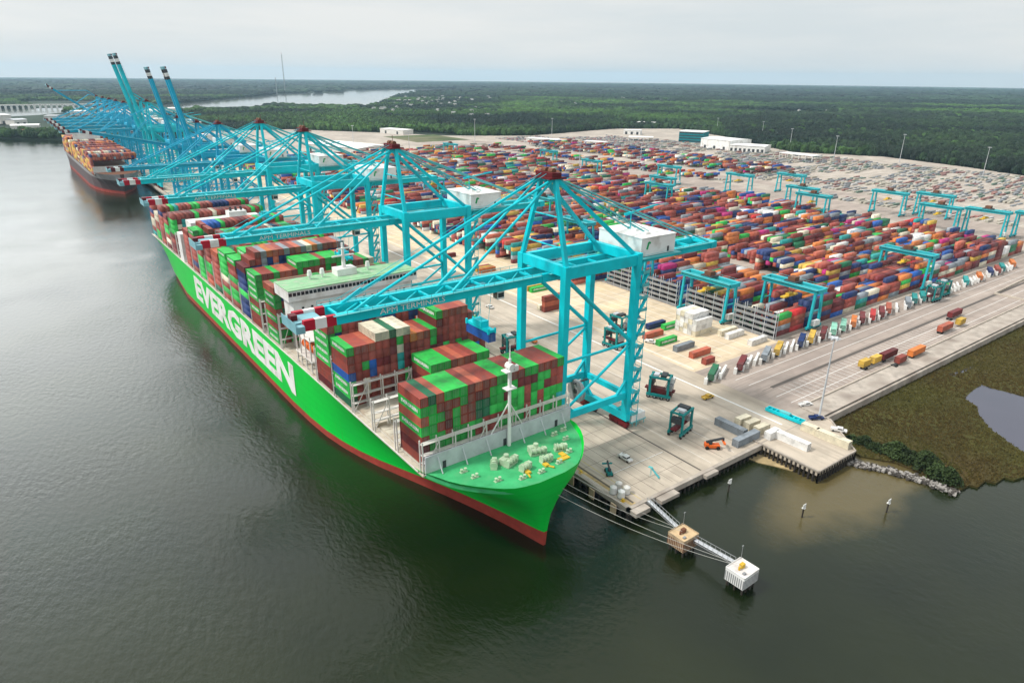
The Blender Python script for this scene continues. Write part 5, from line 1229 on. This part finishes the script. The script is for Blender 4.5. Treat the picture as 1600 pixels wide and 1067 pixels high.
def leaf_mat(name, dark, light, scale=.0035, rnd=.35):
    m = bpy.data.materials.new(name); m.use_nodes = True; t = m.node_tree; bs = t.nodes['Principled BSDF']; bs.inputs['Roughness'].default_value = .75; bs.inputs['Specular IOR Level'].default_value = .2
    g0 = t.nodes.new('ShaderNodeNewGeometry'); nz_ = t.nodes.new('ShaderNodeTexNoise'); nz_.inputs['Scale'].default_value = scale; nz_.inputs['Detail'].default_value = 4; t.links.new(g0.outputs['Position'], nz_.inputs['Vector'])
    rp = t.nodes.new('ShaderNodeValToRGB'); rp.color_ramp.elements[0].position = .42; rp.color_ramp.elements[0].color = (*dark, 1); rp.color_ramp.elements[1].position = .62; rp.color_ramp.elements[1].color = (*light, 1); t.links.new(nz_.outputs['Fac'], rp.inputs['Fac'])
    oi = t.nodes.new('ShaderNodeObjectInfo'); mr_ = t.nodes.new('ShaderNodeMapRange'); mr_.inputs[3].default_value = 1-rnd; mr_.inputs[4].default_value = 1+rnd*1.2; t.links.new(oi.outputs['Random'], mr_.inputs[0])
    n2 = t.nodes.new('ShaderNodeTexNoise'); n2.inputs['Scale'].default_value = .9; n2.inputs['Detail'].default_value = 4; t.links.new(g0.outputs['Position'], n2.inputs['Vector'])
    m3 = t.nodes.new('ShaderNodeMapRange'); m3.inputs[1].default_value = .3; m3.inputs[2].default_value = .7; m3.inputs[3].default_value = .55; m3.inputs[4].default_value = 1.3; t.links.new(n2.outputs['Fac'], m3.inputs[0])
    mu = t.nodes.new('ShaderNodeMath'); mu.operation = 'MULTIPLY'; t.links.new(mr_.outputs[0], mu.inputs[0]); t.links.new(m3.outputs[0], mu.inputs[1])
    hs_ = t.nodes.new('ShaderNodeHueSaturation'); t.links.new(rp.outputs['Color'], hs_.inputs['Color']); t.links.new(mu.outputs[0], hs_.inputs['Value']); t.links.new(hs_.outputs[0], bs.inputs['Base Color'])
    return m
m_leaf = leaf_mat('woodland foliage', (0.005, 0.017, 0.009), (0.050, 0.112, 0.020), .0022, .45)
m_pine = leaf_mat('pine foliage', (0.007, 0.017, 0.009), (0.020, 0.042, 0.014), .004, .4)
m_leafn = leaf_mat('bush foliage', (0.030, 0.050, 0.016), (0.060, 0.095, 0.028), .1)
def geo_scatter(name, pts, scl, meshes, m, lab):
    coll = bpy.data.collections.new(name+' sources')
    for i, me in enumerate(meshes):
        me.materials.clear(); me.materials.append(m); o = bpy.data.objects.new('crown', me); coll.objects.link(o)
    me = bpy.data.meshes.new(name); me.vertices.add(len(pts)); me.vertices.foreach_set('co', np.asarray(pts, float).ravel())
    a = me.attributes.new('scl', 'FLOAT_VECTOR', 'POINT'); a.data.foreach_set('vector', np.asarray(scl, float).ravel()); me.update()
    o = bpy.data.objects.new(name, me); COL.objects.link(o); me.materials.append(m)
    ng = bpy.data.node_groups.new(name, 'GeometryNodeTree'); ng.interface.new_socket('Geometry', in_out='INPUT', socket_type='NodeSocketGeometry'); ng.interface.new_socket('Geometry', in_out='OUTPUT', socket_type='NodeSocketGeometry')
    A = ng.nodes.new; i_ = A('NodeGroupInput'); o_n = A('NodeGroupOutput'); iop = A('GeometryNodeInstanceOnPoints'); ci = A('GeometryNodeCollectionInfo'); ci.inputs['Collection'].default_value = coll; ci.inputs['Separate Children'].default_value = True; ci.inputs['Reset Children'].default_value = True
    na = A('GeometryNodeInputNamedAttribute'); na.data_type = 'FLOAT_VECTOR'; na.inputs['Name'].default_value = 'scl'
    rn = A('FunctionNodeRandomValue'); rn.data_type = 'FLOAT_VECTOR'; rn.inputs[0].default_value = (0, 0, 0); rn.inputs[1].default_value = (0, 0, 6.28)
    ri = A('FunctionNodeRandomValue'); ri.data_type = 'INT'; ri.inputs[4].default_value = 0; ri.inputs[5].default_value = len(meshes)-1
    K = ng.links.new; K(i_.outputs[0], iop.inputs['Points']); K(ci.outputs[0], iop.inputs['Instance']); iop.inputs['Pick Instance'].default_value = True
    K(ri.outputs[2], iop.inputs['Instance Index']); K(rn.outputs[0], iop.inputs['Rotation']); K(na.outputs[0], iop.inputs['Scale']); K(iop.outputs[0], o_n.inputs[0])
    md = o.modifiers.new('scatter', 'NODES'); md.node_group = ng
    return tag(o, lab, 'woodland', kind='stuff')
crowns = [crown_mesh(s) for s in range(1, 6)]
def inpoly(pts, poly):
    x, y = pts[:, 0], pts[:, 1]; c = np.zeros(len(pts), bool); n_ = len(poly)
    for i in range(n_):
        x0_, y0_ = poly[i]; x1_, y1_ = poly[(i+1) % n_]
        k = ((y0_ > y) != (y1_ > y)); xi = (x1_-x0_)*(y-y0_)/((y1_-y0_) if y1_ != y0_ else 1e-9)+x0_; c ^= k & (x < xi)
    return c
def wood_pts(rmin, rmax, step, seed, lo, hi, hz):
    rs = np.random.RandomState(seed); gx = np.arange(-rmax, rmax, step); P_ = np.stack(np.meshgrid(gx, gx), -1).reshape(-1, 2)+rs.uniform(-step*.5, step*.5, (len(gx)**2, 2))
    r_ = np.hypot(P_[:, 0], P_[:, 1]); P_ = P_[(r_ > rmin) & (r_ < rmax)]
    a = np.degrees(np.arctan2(P_[:, 0], P_[:, 1])); P_ = P_[(a > -7) & (a < 84)]
    P_ = P_[inpoly(P_, land)]
    P_ = P_[~inpoly(P_, yard_x)]
    for q in clear: P_ = P_[(np.hypot(P_[:, 0]-q[0], P_[:, 1]-q[1]) > q[2])]
    # glades
    g0 = np.array([mnoise.noise(Vector((p[0]*.0022, p[1]*.0022, 3.1))) for p in P_]); P_ = P_[(g0 < .36)]
    n_ = len(P_); s = rs.uniform(lo, hi, n_); z = np.full(n_, 2.0)
    return np.column_stack([P_, z]), np.column_stack([s, s, s*rs.uniform(hz[0], hz[1], n_)])
yard_x = [(100, 100), (100, 1360), (240, 1450)]+fe+[(1300, 200), (1300, 90)]
clear = [(*G(50, 200, 2), 220), (*G(20, 195, 2), 260), (*G(120, 182, 2), 200), (*G(185, 188, 2), 150), (*G(240, 180, 2), 160), (*G(512, 212, 2), 90), (*G(612, 212, 2), 70), (*G(1008, 197, 2), 80), (*G(450, 172, 2), 70)]
hz_ = [(G(p, q, 2), r_) for p, q, r_ in ()]
rhs = random.Random(31); HOUSE = []
for i in range(135):
    px = rhs.gauss(665, 55); py = 152+abs(rhs.gauss(0, 13)) if px > 600 else 171+rhs.random()*8
    if i > 62: px = rhs.uniform(700, 1500); py = rhs.uniform(150, 178)
    x, y = G(px, py, 2)
    if not inpoly(np.array([[x, y]]), land)[0]: continue
    HOUSE.append((x, y, px)); clear.append((x, y, 22))
p1, s1 = wood_pts(900, 2500, 9.5, 1, 5.5, 8.5, (1.3, 2.0))
p2, s2_ = wood_pts(2500, 5200, 19, 2, 11, 17, (.7, 1.05))
p3, s3 = wood_pts(5200, 12500, 62, 3, 34, 60, (.22, .42))
PA = np.vstack([p1, p2, p3]); SA = np.vstack([s1, s2_, s3]); FAR = np.hypot(PA[:, 0], PA[:, 1]) > 4200
sub = [G(p, q, 2) for p, q in ((560, 172), (600, 150), (640, 147), (780, 150), (790, 186), (700, 190), (610, 186))]
rsx = np.random.RandomState(4); ins = inpoly(PA[:, :2], sub); keep = ~ins | (rsx.rand(len(PA)) < .55); SA[ins] *= .62; PA = PA[keep]; SA = SA[keep]; FAR = FAR[keep]
gp = [G(p, q, 2) for p, q in ((1130, 214), (1128, 188), (1300, 176), (1700, 185), (1900, 330), (1600, 290), (1380, 250))]
nn_ = np.array([mnoise.noise(Vector((p[0]*.003, p[1]*.003, 8)))*90 for p in PA]); pin = inpoly(PA[:, :2]+nn_[:, None], gp) & (rsx.rand(len(PA)) < .93)
m_farl = leaf_mat('distant foliage with crown shade', (0.003, 0.012, 0.010), (0.018, 0.042, 0.018), .0011, .7)  # shade between the far crowns is put into this darker foliage colour
geo_scatter('distant_woodland', PA[FAR], SA[FAR], [m_.copy() for m_ in crowns], m_farl, 'hazy dark woodland on the flat horizon')
pin &= ~FAR
geo_scatter('woodland', PA[~pin & ~FAR], SA[~pin & ~FAR], crowns, m_leaf, 'broad green woodland stretching from the yard edge towards the horizon')
geo_scatter('pine_woodland', PA[pin], SA[pin], [m_.copy() for m_ in crowns], m_pine, 'darker pine woodland along the right edge of the yard')
print('wood points', len(p1), len(p2), len(p3))
# houses among the trees
hb = MB(); hb.box(-6, 6, -4.5, 4.5, 0, 5.5)
hr = MB(); hr.add([(-6.6, -5.2, 5.5), (6.6, -5.2, 5.5), (6.6, 5.2, 5.5), (-6.6, 5.2, 5.5), (-6.6, 0, 8.6), (6.6, 0, 8.6)], [(0, 1, 5, 4), (2, 3, 4, 5), (1, 2, 5), (3, 0, 4), (3, 2, 1, 0)])
H0_ = None
for x, y, px in HOUSE:
    if H0_ is None:
        H0_ = thing('house', (x, y, 2), 0, 'x', 'house', 'tiny pale houses scattered in the far woods'); hb.build('wall', mat('house siding', (0.55, 0.54, 0.50), .8), H0_); hr.build('roof', mat('pale shingle', (0.26, 0.26, 0.26), .8), H0_); o = H0_
    else: o = dup(H0_, (x, y, 2), 0, 'x')
    o.rotation_euler = (0, 0, rhs.uniform(0, 3)); _q = rhs.uniform(.9, 1.35); o.scale = (_q, _q, 1.2)
    o['label'] = 'tiny pale gabled house among the trees near the river suburb' if px < 760 else 'tiny pale gabled house alone in the broad woodland to the right'
    o['group'] = 'tiny pale houses near the river' if px < 760 else 'tiny pale houses in the broad woodland'

# bushes beside the pier and rocks
def bush(x, y, r_, h, lab, seed):
    t = thing('bush', (x, y, .7), 0, lab, 'bush', 'dark bushes behind the rock bank'); rs = random.Random(seed); b = MB()
    for i in range(int(520*r_*r_/9)+160):
        a = rs.uniform(0, 6.28); q = math.sqrt(rs.random()); zz_ = rs.random(); rr = r_*q*(1-.45*zz_**2)*(1+.25*math.sin(3*a+seed))
        c = Vector((rr*math.cos(a), rr*math.sin(a), h*(.12+.88*zz_)*(1-.35*q*q))); s = rs.uniform(.22, .5)
        u = Vector((rs.gauss(0, 1), rs.gauss(0, 1), rs.gauss(0, 1))).normalized(); v = u.cross(Vector((rs.gauss(0, 1), rs.gauss(0, 1), 1))).normalized()
        b.add([tuple(c-u*s-v*s*.6), tuple(c+u*s-v*s*.5), tuple(c+u*s*.8+v*s*.7), tuple(c-u*s*.7+v*s*.6)], [(0, 1, 2, 3)])
    b.build('foliage', m_leafn, t); b = MB()
    for i in range(4): a = i*1.6+seed; b.tube((0, 0, 0), (r_*.5*math.cos(a), r_*.5*math.sin(a), h*.6), .14, .05, 5)
    b.build('stem', m_rust, t)
for j, (px, py, r_, h) in enumerate(((1350, 693, 3.4, 3.2), (1368, 702, 3.0, 2.6), (1398, 712, 4.6, 5.6), (1420, 720, 3.8, 4.2), (1445, 730, 4.8, 6.2), (1462, 742, 3.6, 4.5), (1480, 752, 4.2, 5.4), (1330, 688, 2.4, 2.2))):
    x, y = G(px, py, .7); bush(x, y, r_, h, 'dark green bush, %s along the rock bank from the pier' % ['second', 'third', 'fourth', 'fifth', 'sixth', 'seventh', 'eighth', 'first'][j], j+1)
# rock bank
b = MB(); rs = random.Random(77); path = [G(p, q, .5) for p, q in ((1318, 718), (1345, 727), (1380, 733), (1420, 744), (1455, 755), (1490, 768))]
for i in range(620):
    s = rs.random()*(len(path)-1); k = int(s); f = s-k; x = path[k][0]+(path[k+1][0]-path[k][0])*f+rs.gauss(0, .9); y = path[k][1]+(path[k+1][1]-path[k][1])*f+rs.gauss(0, .9); r_ = rs.uniform(.25, .75)
    vs = [(x+r_*rs.uniform(.5, 1)*a, y+r_*rs.uniform(.5, 1)*c, .35+rs.uniform(0, .5)+r_*.7*d_*rs.uniform(.6, 1)) for d_ in (-1, 1) for a, c in ((-1, -1), (1, -1), (1, 1), (-1, 1))]
    b.add(vs, BOXF, 0 if rs.random() < .6 else 1)
tag(b.build('rock_bank', [mat('grey rock', (0.30, 0.28, 0.26), .9, var=.3, vscale=1.0), mat('dark wet rock', (0.07, 0.062, 0.055), .8)]), 'bank of grey rubble rocks between marsh and water', 'rocks', kind='stuff')
# reeds in the marsh
pts = []; scl = []; rs = random.Random(8)
tuft = bmesh.new()
for i in range(9):
    a = rs.uniform(0, 6.28); r_ = rs.uniform(0, .5); q = Vector((r_*math.cos(a), r_*math.sin(a), 0)); l = Vector((rs.uniform(-.2, .2), rs.uniform(-.2, .2), rs.uniform(.5, 1.0))); w_ = Vector((math.cos(a+1.5), math.sin(a+1.5), 0))*.13
    v1 = tuft.verts.new(q-w_); v2 = tuft.verts.new(q+w_); v3 = tuft.verts.new(q+l); tuft.faces.new((v1, v2, v3))
tme = bpy.data.meshes.new('tuft'); tuft.to_mesh(tme); tuft.free()
mp_ = [(228, 113.0), ms[0]]+ms[1:]+[(330, 60), (470, 80), (520, 112)]
for i in range(26000):
    x, y = rs.uniform(190, 430), rs.uniform(45, 113)
    
    pts.append((x, y, .7)); s = rs.uniform(.7, 1.5); scl.append((s, s, s*.55))
pts = np.array(pts); scl = np.array(scl); k = inpoly(pts[:, :2], mp_) & ~inpoly(pts[:, :2], pond); pts = pts[k]; scl = scl[k]
o = geo_scatter('marsh_grass', pts, scl, [tme], leaf_mat('marsh reed', (0.105, 0.078, 0.024), (0.110, 0.102, 0.026), .03, .08), 'olive and brown marsh grass beside the terminal road'); o['category'] = 'grass'

# ------------------------------------------------------------------ haze
HAZE = 4.2e-5
b = MB(); b.box(-6500, 18600, -1200, 18600, -1.0, 275)
hz = b.build('haze', [])
m = bpy.data.materials.new('haze air'); m.use_nodes = True; t = m.node_tree; t.nodes.remove(t.nodes['Principled BSDF'])
pv = t.nodes.new('ShaderNodeVolumePrincipled'); pv.inputs['Color'].default_value = (0.55, 0.80, 1.0, 1); pv.inputs['Density'].default_value = HAZE; pv.inputs['Anisotropy'].default_value = .2
t.links.new(pv.outputs[0], t.nodes['Material Output'].inputs['Volume']); hz.data.materials.append(m)
tag(hz, kind='stuff', label='thin pale haze over the harbour and woods', cat='haze')
